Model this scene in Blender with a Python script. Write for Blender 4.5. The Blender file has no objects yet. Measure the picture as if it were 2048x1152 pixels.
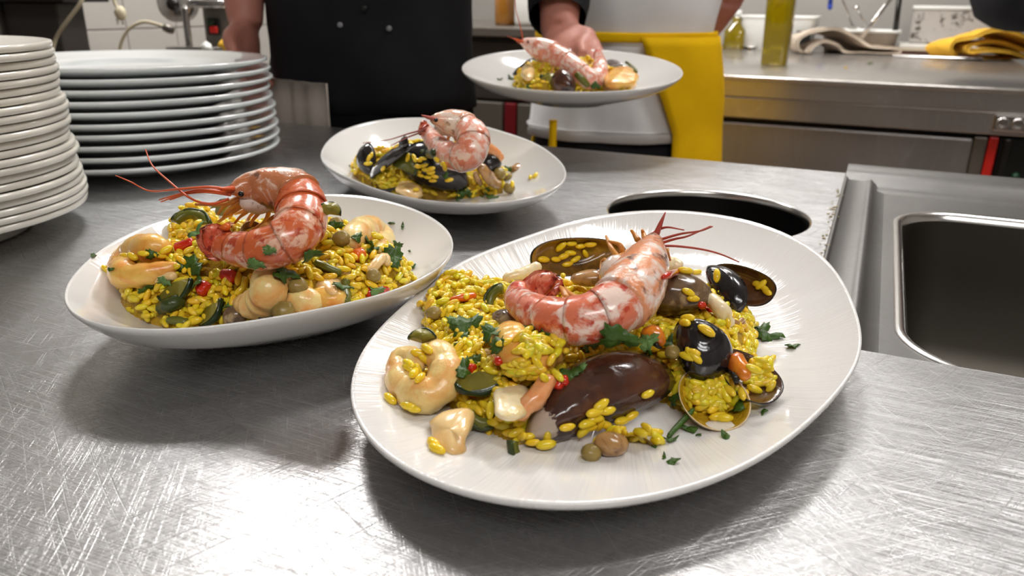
import bpy, bmesh, math, random
import numpy as np
from mathutils import Vector, Matrix, noise
from mathutils.bvhtree import BVHTree
from mathutils.geometry import delaunay_2d_cdt
random.seed(7); rng = np.random.default_rng(7)
sc = bpy.context.scene; COL = sc.collection
PI = math.pi

# ------------------------------------------------------------------ camera
FPX, PITCH, ROLL, CAMZ = 1551.7, 0.3556, 0.0108, 0.18
cd = bpy.data.cameras.new('camera'); cam = bpy.data.objects.new('camera', cd); COL.objects.link(cam)
cd.sensor_width = 36; cd.lens = 36 * FPX / 2048; cd.clip_start = .01
_R = Vector((1, 0, 0)); _U = Vector((0, math.sin(PITCH), math.cos(PITCH))); _F = Vector((0, math.cos(PITCH), -math.sin(PITCH)))
_c, _s = math.cos(ROLL), math.sin(ROLL)
_X = _R * _c + _U * _s; _Y = -_R * _s + _U * _c
m = Matrix.Identity(4)
for i in range(3):
    m[i][0] = _X[i]; m[i][1] = _Y[i]; m[i][2] = -_F[i]
m[2][3] = CAMZ
cam.matrix_world = m; sc.camera = cam
cd.dof.use_dof = True; cd.dof.focus_distance = .40; cd.dof.aperture_fstop = 13
CAM = Vector((0, 0, CAMZ))

# ------------------------------------------------------------------ world, lamps, exposure
sc.view_settings.view_transform = 'Standard'; sc.view_settings.look = 'None'
sc.view_settings.gamma = 1; sc.view_settings.use_curve_mapping = False
sc.view_settings.exposure = -0.06
w = bpy.data.worlds.new('room_world'); sc.world = w; w.use_nodes = True
w.node_tree.nodes['Background'].inputs[0].default_value = (.9, .93, 1, 1)
w.node_tree.nodes['Background'].inputs[1].default_value = .10
LAMPS = [  # x, y, size x, size y, watts : two ceiling panels, then three added fill panels
    (-.735, 2.19, .38, .38, 33),
    (.34, 1.98, .40, .40, 22),
    (.3, -1.1, 1.4, .4, 9),  # unseen fill behind the camera, added to brighten faces turned this way
    (.9, 3.0, 1.2, .2, 16),  # unseen fill over the far counter, added to lift the background
    (1.0, 1.1, .6, .3, 9),  # unseen fill, added to brighten the white cook's back and the fascia
]
CEIL = 1.70
for lx, ly, sx, sy, wt in LAMPS:
    l = bpy.data.lights.new('ceiling_or_fill_light', 'AREA'); l.shape = 'RECTANGLE'; l.size = sx; l.size_y = sy; l.energy = wt
    l.color = (1.0, .985, .965)
    o = bpy.data.objects.new('ceiling_or_fill_light', l); COL.objects.link(o); o.location = (lx, ly, CEIL - .045)

# ------------------------------------------------------------------ picture -> place
def ray(px, py):
    u = (px - 1024) / FPX; v = -(py - 576) / FPX
    return (_F + _X * u + _Y * v)
def at_z(px, py, z):
    d = ray(px, py); return CAM + d * ((z - CAMZ) / d.z)
def at_y(px, py, y):
    d = ray(px, py); return CAM + d * (y / d.y)

# ------------------------------------------------------------------ materials
def lin(c):
    return tuple(((x / 255) / 12.92 if x / 255 <= .04045 else ((x / 255 + .055) / 1.055) ** 2.4) for x in c) + (1,)
def nodes(name):
    mt = bpy.data.materials.new(name); mt.use_nodes = True
    nt = mt.node_tree; return mt, nt, nt.nodes['Principled BSDF']
def N(nt, t, **k):
    n = nt.nodes.new(t)
    for a, b in k.items():
        if a in n.inputs: n.inputs[a].default_value = b
        else: setattr(n, a, b)
    return n
def mat(name, col, rough=.5, metal=0., var=.08, scale=40., bump=.0, bscale=200., spec=.5, sss=0., coat=0., trans=0., ior=1.45, attr=False, dark=None, dark_t=.55, dark_scale=20.):
    """Plain procedural material: colour with a noise variation, optional second colour in blotches, relief."""
    mt, nt, b = nodes(name)
    tc = N(nt, 'ShaderNodeTexCoord')
    c = lin(col)
    nz = N(nt, 'ShaderNodeTexNoise', Scale=scale, Detail=4.); nt.links.new(tc.outputs['Object'], nz.inputs['Vector'])
    mx = N(nt, 'ShaderNodeMix', data_type='RGBA')
    mx.inputs[6].default_value = tuple(max(0, x * (1 - var * 2)) for x in c[:3]) + (1,)
    mx.inputs[7].default_value = tuple(min(1, x * (1 + var * 2)) for x in c[:3]) + (1,)
    nt.links.new(nz.outputs['Fac'], mx.inputs[0]); last = mx.outputs[2]
    if dark:
        n2 = N(nt, 'ShaderNodeTexNoise', Scale=dark_scale, Detail=5., Roughness=.65); nt.links.new(tc.outputs['Object'], n2.inputs['Vector'])
        r = N(nt, 'ShaderNodeValToRGB'); r.color_ramp.elements[0].position = dark_t - .05; r.color_ramp.elements[1].position = dark_t + .05
        nt.links.new(n2.outputs['Fac'], r.inputs[0])
        m2 = N(nt, 'ShaderNodeMix', data_type='RGBA'); m2.inputs[7].default_value = lin(dark)
        nt.links.new(r.outputs[0], m2.inputs[0]); nt.links.new(last, m2.inputs[6]); last = m2.outputs[2]
    if attr:
        at = N(nt, 'ShaderNodeAttribute', attribute_name='tint')
        m3 = N(nt, 'ShaderNodeMix', data_type='RGBA', blend_type='MULTIPLY'); m3.inputs[0].default_value = 1
        nt.links.new(last, m3.inputs[6]); nt.links.new(at.outputs['Color'], m3.inputs[7]); last = m3.outputs[2]
    nt.links.new(last, b.inputs['Base Color'])
    b.inputs['Roughness'].default_value = rough; b.inputs['Metallic'].default_value = metal
    b.inputs['Specular IOR Level'].default_value = spec; b.inputs['IOR'].default_value = ior
    b.inputs['Coat Weight'].default_value = coat; b.inputs['Coat Roughness'].default_value = .08
    b.inputs['Transmission Weight'].default_value = trans
    if sss:
        b.inputs['Subsurface Weight'].default_value = sss; b.inputs['Subsurface Radius'].default_value = (1, .6, .3); b.inputs['Subsurface Scale'].default_value = .003
    if bump:
        n3 = N(nt, 'ShaderNodeTexNoise', Scale=bscale, Detail=3.); nt.links.new(tc.outputs['Object'], n3.inputs['Vector'])
        bp = N(nt, 'ShaderNodeBump', Strength=bump, Distance=.002); nt.links.new(n3.outputs['Fac'], bp.inputs['Height']); nt.links.new(bp.outputs['Normal'], b.inputs['Normal'])
    return mt

def steel_mat(name, col=(176, 174, 172), rough=.3, amt=1., wear=True):
    """Scratched work steel: crossing fine scratches and long hairlines modulate colour, gloss and relief."""
    mt, nt, b = nodes(name)
    tc = N(nt, 'ShaderNodeTexCoord')
    def streak(rot, sx, sy, lo, hi, warp=0.):
        src = tc.outputs['Object']
        if warp:
            nw = N(nt, 'ShaderNodeTexNoise', Scale=3., Detail=1.); nt.links.new(src, nw.inputs['Vector'])
            va = N(nt, 'ShaderNodeVectorMath', operation='MULTIPLY_ADD'); va.inputs[1].default_value = (warp,) * 3
            nt.links.new(nw.outputs['Color'], va.inputs[0]); nt.links.new(src, va.inputs[2]); src = va.outputs[0]
        mp = N(nt, 'ShaderNodeMapping'); mp.inputs['Rotation'].default_value = (0, 0, rot)
        mp2 = N(nt, 'ShaderNodeMapping'); mp2.inputs['Scale'].default_value = (sx, sy, 1)
        nt.links.new(src, mp.inputs['Vector']); nt.links.new(mp.outputs[0], mp2.inputs['Vector'])
        nz = N(nt, 'ShaderNodeTexNoise', Scale=1., Detail=2.); nt.links.new(mp2.outputs[0], nz.inputs['Vector'])
        r = N(nt, 'ShaderNodeMapRange'); r.inputs[1].default_value = lo; r.inputs[2].default_value = hi
        nt.links.new(nz.outputs['Fac'], r.inputs[0]); return r.outputs[0]
    def math_(op, a, bb):
        n = N(nt, 'ShaderNodeMath', operation=op)
        for i, v in enumerate((a, bb)):
            if isinstance(v, (int, float)): n.inputs[i].default_value = v
            else: nt.links.new(v, n.inputs[i])
        return n.outputs[0]
    s1 = streak(.42, 16, 2400, .56, .74, .02); s2 = streak(-.75, 20, 2000, .58, .74, .03); s3 = streak(1.35, 30, 1900, .58, .76, .03)
    s4 = streak(.50, 7, 2600, .60, .72, .03); s5 = streak(.38, 12, 1600, .3, .7, .01); s6 = streak(-.3, 12, 2200, .58, .74, .03)
    bright = math_('MAXIMUM', math_('MAXIMUM', s1, s4), math_('MAXIMUM', math_('MULTIPLY', s3, .7), math_('MULTIPLY', s6, .8)))
    darkl = math_('MAXIMUM', s2, math_('MULTIPLY', streak(.9, 9, 1500, .62, .72, .06), .9))
    cl = N(nt, 'ShaderNodeTexNoise', Scale=6., Detail=5.); nt.links.new(tc.outputs['Object'], cl.inputs['Vector'])
    c = lin(col)
    base = N(nt, 'ShaderNodeMix', data_type='RGBA'); base.inputs[6].default_value = tuple(x * .82 for x in c[:3]) + (1,); base.inputs[7].default_value = tuple(min(1, x * 1.15) for x in c[:3]) + (1,)
    nt.links.new(cl.outputs['Fac'], base.inputs[0])
    mb = N(nt, 'ShaderNodeMix', data_type='RGBA'); mb.inputs[7].default_value = tuple(min(1, x * 1.7) for x in c[:3]) + (1,)
    nt.links.new(base.outputs[2], mb.inputs[6]); nt.links.new(math_('MULTIPLY', bright, .55 * amt), mb.inputs[0])
    md = N(nt, 'ShaderNodeMix', data_type='RGBA'); md.inputs[7].default_value = tuple(x * .22 for x in c[:3]) + (1,)
    nt.links.new(mb.outputs[2], md.inputs[6]); nt.links.new(math_('MULTIPLY', darkl, .6 * amt), md.inputs[0])
    nt.links.new(md.outputs[2], b.inputs['Base Color'])
    # worn steel reflects twice: a tight lobe from the polish and a broad one from the fine scratches
    b2 = nt.nodes.new('ShaderNodeBsdfPrincipled'); b2.inputs['Metallic'].default_value = 1; b2.inputs['Roughness'].default_value = .52
    nt.links.new(md.outputs[2], b2.inputs['Base Color'])
    ms_ = nt.nodes.new('ShaderNodeMixShader'); ms_.inputs[0].default_value = .28
    nt.links.new(b.outputs[0], ms_.inputs[1]); nt.links.new(b2.outputs[0], ms_.inputs[2]); nt.links.new(ms_.outputs[0], nt.nodes['Material Output'].inputs['Surface'])
    b.inputs['Metallic'].default_value = 1
    ro = math_('ADD', math_('MULTIPLY', cl.outputs['Fac'], .16), rough - .08)
    ro = math_('ADD', ro, math_('MULTIPLY', math_('MAXIMUM', math_('MAXIMUM', bright, darkl), math_('MULTIPLY', s5, .5)), .26 * amt))
    nt.links.new(ro, b.inputs['Roughness'])
    bp = N(nt, 'ShaderNodeBump', Strength=.25 * amt, Distance=.0004); nt.links.new(bp.outputs['Normal'], b2.inputs['Normal'])
    nt.links.new(math_('SUBTRACT', math_('ADD', math_('MULTIPLY', s5, .5), bright), darkl), bp.inputs['Height']); nt.links.new(bp.outputs['Normal'], b.inputs['Normal'])
    return mt

def ribbed_ceramic(name, col, ribs, strength):
    mt, nt, b = nodes(name)
    tc = N(nt, 'ShaderNodeTexCoord'); sp = N(nt, 'ShaderNodeSeparateXYZ'); nt.links.new(tc.outputs['Object'], sp.inputs[0])
    at = N(nt, 'ShaderNodeMath', operation='ARCTAN2'); nt.links.new(sp.outputs[1], at.inputs[0]); nt.links.new(sp.outputs[0], at.inputs[1])
    ln = N(nt, 'ShaderNodeVectorMath', operation='LENGTH'); nt.links.new(tc.outputs['Object'], ln.inputs[0])
    cmb = N(nt, 'ShaderNodeCombineXYZ')
    m1 = N(nt, 'ShaderNodeMath', operation='MULTIPLY'); m1.inputs[1].default_value = ribs; nt.links.new(at.outputs[0], m1.inputs[0])
    m2 = N(nt, 'ShaderNodeMath', operation='MULTIPLY'); m2.inputs[1].default_value = 14; nt.links.new(ln.outputs['Value'], m2.inputs[0])
    nt.links.new(m1.outputs[0], cmb.inputs[0]); nt.links.new(m2.outputs[0], cmb.inputs[1])
    nz = N(nt, 'ShaderNodeTexNoise', Scale=1., Detail=1.); nt.links.new(cmb.outputs[0], nz.inputs['Vector'])
    mr = N(nt, 'ShaderNodeMapRange'); mr.inputs[1].default_value = .062; mr.inputs[2].default_value = .095; nt.links.new(ln.outputs['Value'], mr.inputs[0])
    mm = N(nt, 'ShaderNodeMath', operation='MULTIPLY'); nt.links.new(nz.outputs['Fac'], mm.inputs[0]); nt.links.new(mr.outputs[0], mm.inputs[1])
    bp = N(nt, 'ShaderNodeBump', Strength=strength, Distance=.0012); nt.links.new(mm.outputs[0], bp.inputs['Height']); nt.links.new(bp.outputs['Normal'], b.inputs['Normal'])
    b.inputs['Base Color'].default_value = lin(col); b.inputs['Roughness'].default_value = .09; b.inputs['Coat Weight'].default_value = .5; b.inputs['Coat Roughness'].default_value = .04
    return mt

def two_tone(name, c1, c2, scale, t, soft=.06, rough=.25, bump=.15, bscale=500, sss=.15, c3=None, stretch=(1, 1, 1), coat=.4, worn=None):
    """Cooked shell: two colours in sharp blotches (plus a third in fine specks)."""
    mt, nt, b = nodes(name)
    tc = N(nt, 'ShaderNodeTexCoord'); mp = N(nt, 'ShaderNodeMapping'); mp.inputs['Scale'].default_value = stretch
    nt.links.new(tc.outputs['Object'], mp.inputs['Vector'])
    nz = N(nt, 'ShaderNodeTexNoise', Scale=scale, Detail=6., Roughness=.62, Distortion=.6); nt.links.new(mp.outputs[0], nz.inputs['Vector'])
    r = N(nt, 'ShaderNodeValToRGB'); r.color_ramp.elements[0].position = t - soft; r.color_ramp.elements[1].position = t + soft
    r.color_ramp.elements[0].color = lin(c1); r.color_ramp.elements[1].color = lin(c2)
    nt.links.new(nz.outputs['Fac'], r.inputs[0]); last = r.outputs[0]
    if c3:
        n2 = N(nt, 'ShaderNodeTexNoise', Scale=scale * 1.7, Detail=5.); nt.links.new(mp.outputs[0], n2.inputs['Vector'])
        r2 = N(nt, 'ShaderNodeValToRGB'); r2.color_ramp.elements[0].position = .56; r2.color_ramp.elements[1].position = .64
        nt.links.new(n2.outputs['Fac'], r2.inputs[0])
        mx = N(nt, 'ShaderNodeMix', data_type='RGBA'); mx.inputs[7].default_value = lin(c3); nt.links.new(r2.outputs[0], mx.inputs[0]); nt.links.new(last, mx.inputs[6]); last = mx.outputs[2]
    if worn:
        at = N(nt, 'ShaderNodeAttribute', attribute_name='worn'); nw = N(nt, 'ShaderNodeTexNoise', Scale=130., Detail=6., Roughness=.7); nt.links.new(mp.outputs[0], nw.inputs['Vector'])
        ad = N(nt, 'ShaderNodeMath', operation='ADD'); nt.links.new(at.outputs['Fac'], ad.inputs[0]); nt.links.new(nw.outputs['Fac'], ad.inputs[1])
        rw = N(nt, 'ShaderNodeValToRGB'); rw.color_ramp.elements[0].position = .96; rw.color_ramp.elements[1].position = 1.0; nt.links.new(ad.outputs[0], rw.inputs[0])
        mw = N(nt, 'ShaderNodeMix', data_type='RGBA'); mw.inputs[7].default_value = lin(worn); nt.links.new(rw.outputs[0], mw.inputs[0]); nt.links.new(last, mw.inputs[6]); last = mw.outputs[2]
    nt.links.new(last, b.inputs['Base Color'])
    b.inputs['Roughness'].default_value = rough; b.inputs['Coat Weight'].default_value = coat; b.inputs['Coat Roughness'].default_value = .1
    b.inputs['Subsurface Weight'].default_value = sss; b.inputs['Subsurface Scale'].default_value = .002; b.inputs['Subsurface Radius'].default_value = (1, .5, .3)
    n3 = N(nt, 'ShaderNodeTexNoise', Scale=bscale, Detail=3.); nt.links.new(tc.outputs['Object'], n3.inputs['Vector'])
    bp = N(nt, 'ShaderNodeBump', Strength=bump, Distance=.001); nt.links.new(n3.outputs['Fac'], bp.inputs['Height']); nt.links.new(bp.outputs['Normal'], b.inputs['Normal'])
    return mt

M = {}
M['table_steel'] = steel_mat('table_steel', (172, 171, 171), .17, .9)
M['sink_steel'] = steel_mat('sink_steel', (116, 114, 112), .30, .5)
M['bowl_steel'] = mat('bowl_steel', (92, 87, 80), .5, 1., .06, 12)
M['lip_steel'] = mat('lip_steel', (215, 213, 210), .2, 1., .04, 30)
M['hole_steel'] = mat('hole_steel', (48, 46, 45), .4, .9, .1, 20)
M['counter_steel'] = steel_mat('counter_steel', (196, 191, 186), .15, .3)
M['door_steel'] = steel_mat('door_steel', (160, 156, 154), .42, .3)
M['dark_steel'] = mat('dark_steel', (62, 60, 58), .35, .9, .08, 8)
M['grey_steel'] = mat('grey_steel', (120, 114, 106), .4, .7, .05, 8)
M['ceramic_ribbed'] = ribbed_ceramic('ribbed_white_ceramic', (229, 226, 223), 95, .30)
M['ceramic'] = ribbed_ceramic('smooth_white_ceramic', (229, 227, 224), 60, .08)
M['dinner'] = mat('cool_white_ceramic', (226, 230, 230), .1, 0, .01, 20, coat=.4)
M['ivory'] = mat('ivory_ceramic', (222, 217, 206), .16, 0, .02, 20, coat=.3)
M['rice'] = mat('saffron_rice', (240, 208, 48), .22, 0, .05, 300, sss=.25, attr=True, coat=.25)
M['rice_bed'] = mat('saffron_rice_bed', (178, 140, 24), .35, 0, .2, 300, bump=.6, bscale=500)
M['prawn_red'] = two_tone('prawn_shell_red', (222, 120, 88), (242, 214, 200), 85, .54, .05, c3=(196, 70, 48))
M['prawn_pale'] = two_tone('prawn_shell_pale', (238, 158, 134), (248, 218, 205), 110, .50, .05, c3=(228, 138, 110))
M['prawn_orange'] = two_tone('prawn_shell_orange', (210, 102, 56), (238, 190, 164), 95, .55, .05, c3=(186, 72, 40))
M['head_tan'] = two_tone('prawn_head_tan', (192, 118, 76), (240, 220, 204), 60, .55, .06, c3=(120, 80, 60), bump=.35)
M['head_peach'] = two_tone('prawn_head_peach', (230, 150, 104), (238, 218, 206), 60, .55, .06, c3=(126, 92, 78), bump=.35)
M['antenna'] = mat('prawn_antenna_orange', (214, 92, 48), .35, var=.15, scale=90)
M['antenna_pink'] = mat('prawn_antenna_pink', (176, 76, 62), .35, var=.2, scale=90)
M['leg'] = mat('prawn_leg_amber', (206, 140, 66), .35, var=.2, scale=150, sss=.2)
M['head_pale'] = two_tone('prawn_head_pale', (232, 176, 148), (240, 222, 208), 80, .5, .06, c3=(176, 130, 100))
M['prawn_fan'] = two_tone('prawn_tail_red', (196, 78, 50), (226, 136, 104), 160, .55, .08, c3=(150, 52, 40))
M['gill'] = two_tone('prawn_gill_flesh', (226, 208, 194), (150, 110, 96), 160, .62, .08)
M['eye'] = mat('prawn_eye', (24, 20, 18), .12, var=.02)
M['shrimp'] = two_tone('peeled_shrimp', (238, 212, 142), (230, 156, 76), 55, .56, .12, rough=.3, bscale=260, bump=.5, sss=.4, coat=.15)
M['shrimp_yellow'] = two_tone('peeled_shrimp_saffron', (236, 192, 96), (228, 146, 58), 60, .53, .12, rough=.3, bscale=260, bump=.5, sss=.4, coat=.15)
M['squid'] = two_tone('squid_flesh', (236, 204, 146), (222, 170, 100), 45, .58, .14, rough=.25, bscale=300, bump=.15, sss=.4, coat=.15)
M['squid_white'] = two_tone('squid_flesh_white', (240, 224, 186), (226, 196, 120), 70, .58, .12, rough=.25, bscale=300, bump=.3, sss=.4, coat=.15)
M['squid_pink'] = two_tone('squid_flesh_pink', (228, 150, 92), (238, 188, 140), 50, .58, .14, rough=.22, bscale=300, bump=.1, sss=.4, coat=.15)
M['tan_flesh'] = two_tone('tan_mollusc_flesh', (178, 134, 82), (120, 88, 56), 120, .56, .08, rough=.25, sss=.3)
M['mussel_black'] = two_tone('mussel_shell_black', (20, 18, 20), (46, 40, 42), 60, .58, .1, rough=.17, bump=.25, bscale=260, sss=0, stretch=(1, 1, 1))
M['mussel_brown'] = two_tone('mussel_shell_brown', (88, 50, 30), (34, 24, 28), 22, .5, .14, rough=.2, bump=.45, bscale=160, sss=0, c3=(92, 54, 30), worn=(176, 158, 142))
M['mussel_inner'] = two_tone('mussel_inside_brown', (92, 58, 30), (52, 34, 24), 60, .52, .14, rough=.2, bump=.15, sss=0)
M['mussel_inner_ochre'] = two_tone('mussel_inside_ochre', (150, 108, 40), (66, 46, 30), 40, .5, .14, rough=.2, bump=.15, sss=0)
M['umbo'] = mat('worn_shell_white', (196, 184, 168), .4, var=.2, scale=300, dark=(110, 84, 66), dark_scale=160)
M['mussel_meat'] = two_tone('mussel_meat_orange', (228, 138, 34), (200, 92, 26), 120, .55, .1, rough=.2, sss=.4)
M['mussel_meat_dark'] = mat('mussel_meat_fringe', (40, 34, 28), .25, var=.2, scale=200, bump=.4)
M['clam'] = two_tone('clam_shell_brown', (124, 96, 66), (70, 54, 42), 50, .5, .16, rough=.2, bump=.25, bscale=220, sss=0, c3=(164, 140, 104))
M['clam_pale'] = mat('clam_shell_pale', (214, 190, 150), .3, var=.12, scale=120)
M['pepper_red'] = mat('red_pepper', (200, 44, 22), .2, var=.15, scale=150, coat=.5, sss=.1)
M['pepper_orange'] = mat('orange_pepper', (226, 104, 26), .2, var=.15, scale=150, coat=.5, sss=.15)
M['zuc_skin'] = mat('courgette_skin', (28, 46, 22), .3, var=.35, scale=250, coat=.2, bump=.3)
M['zuc_flesh'] = mat('courgette_flesh', (134, 124, 44), .3, var=.15, scale=200, sss=.2)
M['green_bean'] = mat('green_bean_skin', (100, 102, 36), .3, var=.15, scale=150)
M['green_pepper'] = mat('green_pepper_skin', (54, 66, 26), .28, var=.25, scale=150, bump=.3)
M['parsley'] = mat('parsley_leaf', (58, 88, 24), .42, var=.3, scale=180, bump=.3, bscale=600)
M['parsley_lt'] = mat('parsley_leaf_light', (92, 124, 62), .42, var=.25, scale=180, bump=.3, bscale=600)
M['pea'] = mat('olive_pea', (146, 124, 66), .3, var=.2, scale=150, sss=.2, bump=.2)
M['black_cloth'] = mat('black_cotton', (25, 25, 28), .8, var=.15, scale=20, bump=.25, bscale=900, spec=.25)
M['black_cloth2'] = mat('black_trouser_cloth', (13, 13, 16), .9, var=.1, scale=20, spec=.2)
M['charcoal'] = mat('charcoal_trouser_cloth', (36, 35, 38), .9, var=.1, scale=20, spec=.2)
M['white_cloth'] = mat('white_cotton', (232, 230, 230), .85, var=.03, scale=20, bump=.15, bscale=500, spec=.2)
M['towel_cloth'] = mat('grey_white_towel', (176, 166, 156), .9, var=.06, scale=30, bump=.4, bscale=500, spec=.2)
M['yellow_cloth'] = mat('yellow_apron_cloth', (250, 194, 0), .8, var=.06, scale=15, bump=.15, bscale=500, spec=.25)
M['yellow_rag'] = mat('yellow_rag_cloth', (232, 180, 62), .85, var=.08, scale=40, bump=.5, bscale=500, spec=.2)
M['beige_cloth'] = mat('beige_towel', (196, 180, 162), .9, var=.06, scale=40, bump=.5, bscale=500, spec=.2)
M['skin'] = mat('skin', (196, 132, 116), .5, var=.08, scale=25, sss=.25, bump=.12, bscale=250)
M['hair'] = mat('dark_hair', (34, 26, 22), .6, var=.2, scale=60)
M['button'] = mat('grey_button', (128, 128, 132), .25, var=.05)
M['white_plastic'] = mat('white_plastic', (222, 222, 218), .4, var=.03)
M['clear_plastic'] = mat('cloudy_plastic', (150, 138, 124), .25, var=.1, trans=.35)
M['tile_white'] = mat('white_glazed_tile', (168, 163, 156), .2, var=.03, scale=6)
M['grout'] = mat('grey_grout', (140, 136, 130), .8)
M['wall'] = mat('painted_wall', (158, 154, 148), .7, var=.04, scale=4)
M['floor'] = mat('red_floor_tile', (150, 128, 112), .5, var=.15, scale=6)
M['ceiling'] = mat('white_ceiling', (236, 236, 234), .8, var=.02, scale=4)
M['panel_dark'] = mat('dark_grey_panel', (70, 64, 60), .45, .5, .06, 6)
M['cable'] = mat('cream_cable', (196, 184, 156), .5)
M['black_plastic'] = mat('black_plastic', (22, 22, 22), .4)
M['red_plastic'] = mat('red_plastic', (190, 34, 26), .35)
M['red_dark'] = mat('dark_red_trim', (96, 14, 22), .4)
M['blue_plastic'] = mat('blue_plastic', (26, 60, 160), .35)
M['oil'] = mat('olive_oil_in_green_glass', (148, 128, 6), .05, var=.1, scale=20, trans=.55, ior=1.3, coat=1)
M['amber'] = mat('amber_glass', (150, 100, 34), .12, var=.15, scale=20, coat=.6)
M['chrome'] = mat('chrome', (214, 212, 210), .16, 1., .02)
M['grey_machine'] = mat('grey_machine_enamel', (126, 120, 114), .35, .5, .04)
M['oven_black'] = mat('oven_black', (26, 27, 25), .3)
M['board_white'] = mat('white_cutting_board', (214, 210, 202), .5)
M['wood'] = mat('pale_board', (186, 170, 146), .6, var=.08)
M['sack'] = mat('grimy_white_box', (176, 170, 164), .6, var=.05, dark=(70, 64, 56), dark_t=.6, dark_scale=25)
M['green_led'] = mat('green_lamp_lens', (16, 66, 40), .3)
M['orange_led'] = mat('orange_lamp_lens', (150, 84, 20), .3)
M['crumb'] = mat('dried_crumb', (176, 160, 120), .7, var=.2)
mt, nt, b = nodes('lamp_diffuser'); b.inputs['Base Color'].default_value = (1, 1, 1, 1)
b.inputs['Emission Color'].default_value = (1, .985, .965, 1); b.inputs['Emission Strength'].default_value = 12
M['diffuser'] = mt

# ------------------------------------------------------------------ mesh helpers
FOOD = []          # (verts, faces) in world space of everything lying on the plates, for resting garnish on it
def tag(o, label=None, cat=None, group=None, kind=None):
    if label: o['label'] = label
    if cat: o['category'] = cat
    if group: o['group'] = group
    if kind: o['kind'] = kind
    return o
def mk(name, V, F, mats, parent=None, origin=None, smooth=True, mi=None, reg=False):
    """One mesh object from world-space vertices; its origin at `origin` or at the parent's place."""
    V = np.asarray(V, float)
    if parent is not None and origin is None: og = Vector(parent['_o']) if '_o' in parent else Vector((0, 0, 0))
    else: og = Vector(origin) if origin is not None else Vector(V.mean(0))
    if reg: FOOD.append((V.copy(), [tuple(f) for f in F]))
    me = bpy.data.meshes.new(name)
    me.from_pydata((V - np.array(og)).tolist(), [], [tuple(int(i) for i in f) for f in F]); me.update()
    for mm in (mats if isinstance(mats, (list, tuple)) else [mats]): me.materials.append(M[mm] if isinstance(mm, str) else mm)
    if mi is not None: me.polygons.foreach_set('material_index', np.asarray(mi, dtype=np.int32))
    if smooth: me.polygons.foreach_set('use_smooth', np.ones(len(me.polygons), dtype=bool))
    o = bpy.data.objects.new(name, me); COL.objects.link(o)
    if parent is not None: o.parent = parent; o['_o'] = tuple(og)
    else: o.location = og; o['_o'] = tuple(og)
    return o
def empty(name, loc, label=None, cat=None, group=None):
    o = bpy.data.objects.new(name, None); COL.objects.link(o); o.location = loc; o.empty_display_size = .02
    o['_o'] = tuple(loc); return tag(o, label, cat, group)
def join(*parts):
    V = []; F = []; n = 0
    for v, f in parts:
        V.append(np.asarray(v, float)); F += [tuple(i + n for i in ff) for ff in f]; n += len(v)
    return np.concatenate(V), F
def grid_faces(nu, nv, wrap_v=True, off=0):
    F = []
    for i in range(nu - 1):
        for j in range(nv if wrap_v else nv - 1):
            a = i * nv + j; b_ = i * nv + (j + 1) % nv
            F.append((off + a, off + b_, off + b_ + nv, off + a + nv))
    return F
def smooth_path(P, n):
    """Catmull-Rom resampling of points (any dimension) to n samples, evenly by arc length."""
    P = np.asarray(P, float)
    if len(P) == 2: t = np.linspace(0, 1, n)[:, None]; return P[0] * (1 - t) + P[1] * t
    Q = np.vstack([2 * P[0] - P[1], P, 2 * P[-1] - P[-2]]); out = []
    for i in range(1, len(Q) - 2):
        for t in np.linspace(0, 1, 12, endpoint=False):
            a, b_, c, d = Q[i - 1:i + 3]
            out.append(.5 * (2 * b_ + (c - a) * t + (2 * a - 5 * b_ + 4 * c - d) * t * t + (3 * b_ - a - 3 * c + d) * t ** 3))
    out.append(Q[-2]); out = np.array(out)
    d = np.r_[0, np.cumsum(np.linalg.norm(np.diff(out[:, :3], axis=0), axis=1))]
    s = np.linspace(0, d[-1], n)
    return np.stack([np.interp(s, d, out[:, k]) for k in range(out.shape[1])], 1)
def frames(P, up=None):
    T = np.gradient(P, axis=0); T /= np.linalg.norm(T, axis=1)[:, None] + 1e-12
    U = np.empty_like(P)
    u = np.array(up if up is not None else ((0, 0, 1) if abs(T[0][2]) < .9 else (1, 0, 0)), float)
    for i in range(len(P)):
        if up is not None: u = np.array(up, float)
        u = u - T[i] * (u @ T[i]); u /= np.linalg.norm(u) + 1e-12; U[i] = u
    return T, U, np.cross(T, U)
def tube(P, r, n=8, up=None, flat=1., cap=True, n_path=None):
    """Tube along P; r radius or list; flat scales the direction across `up`."""
    P = np.asarray(P, float)
    if n_path:
        r_ = np.asarray(r if hasattr(r, '__len__') else [r] * len(P), float)
        t = np.linspace(0, 1, len(P)); Pr = smooth_path(P, n_path); r = np.interp(np.linspace(0, 1, n_path), t, r_); P = Pr
    r = np.asarray(r if hasattr(r, '__len__') else [r] * len(P), float)
    T, U, B = frames(P, up); th = np.linspace(0, 2 * PI, n, endpoint=False)
    V = (P[:, None] + r[:, None, None] * (np.cos(th)[None, :, None] * U[:, None] + flat * np.sin(th)[None, :, None] * B[:, None])).reshape(-1, 3)
    F = grid_faces(len(P), n)
    if cap:
        k = len(V); V = np.vstack([V, P[0], P[-1]])
        e = (len(P) - 1) * n
        for j in range(n): F += [(k, (j + 1) % n, j), (k + 1, e + j, e + (j + 1) % n)]
    return V, F
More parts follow.
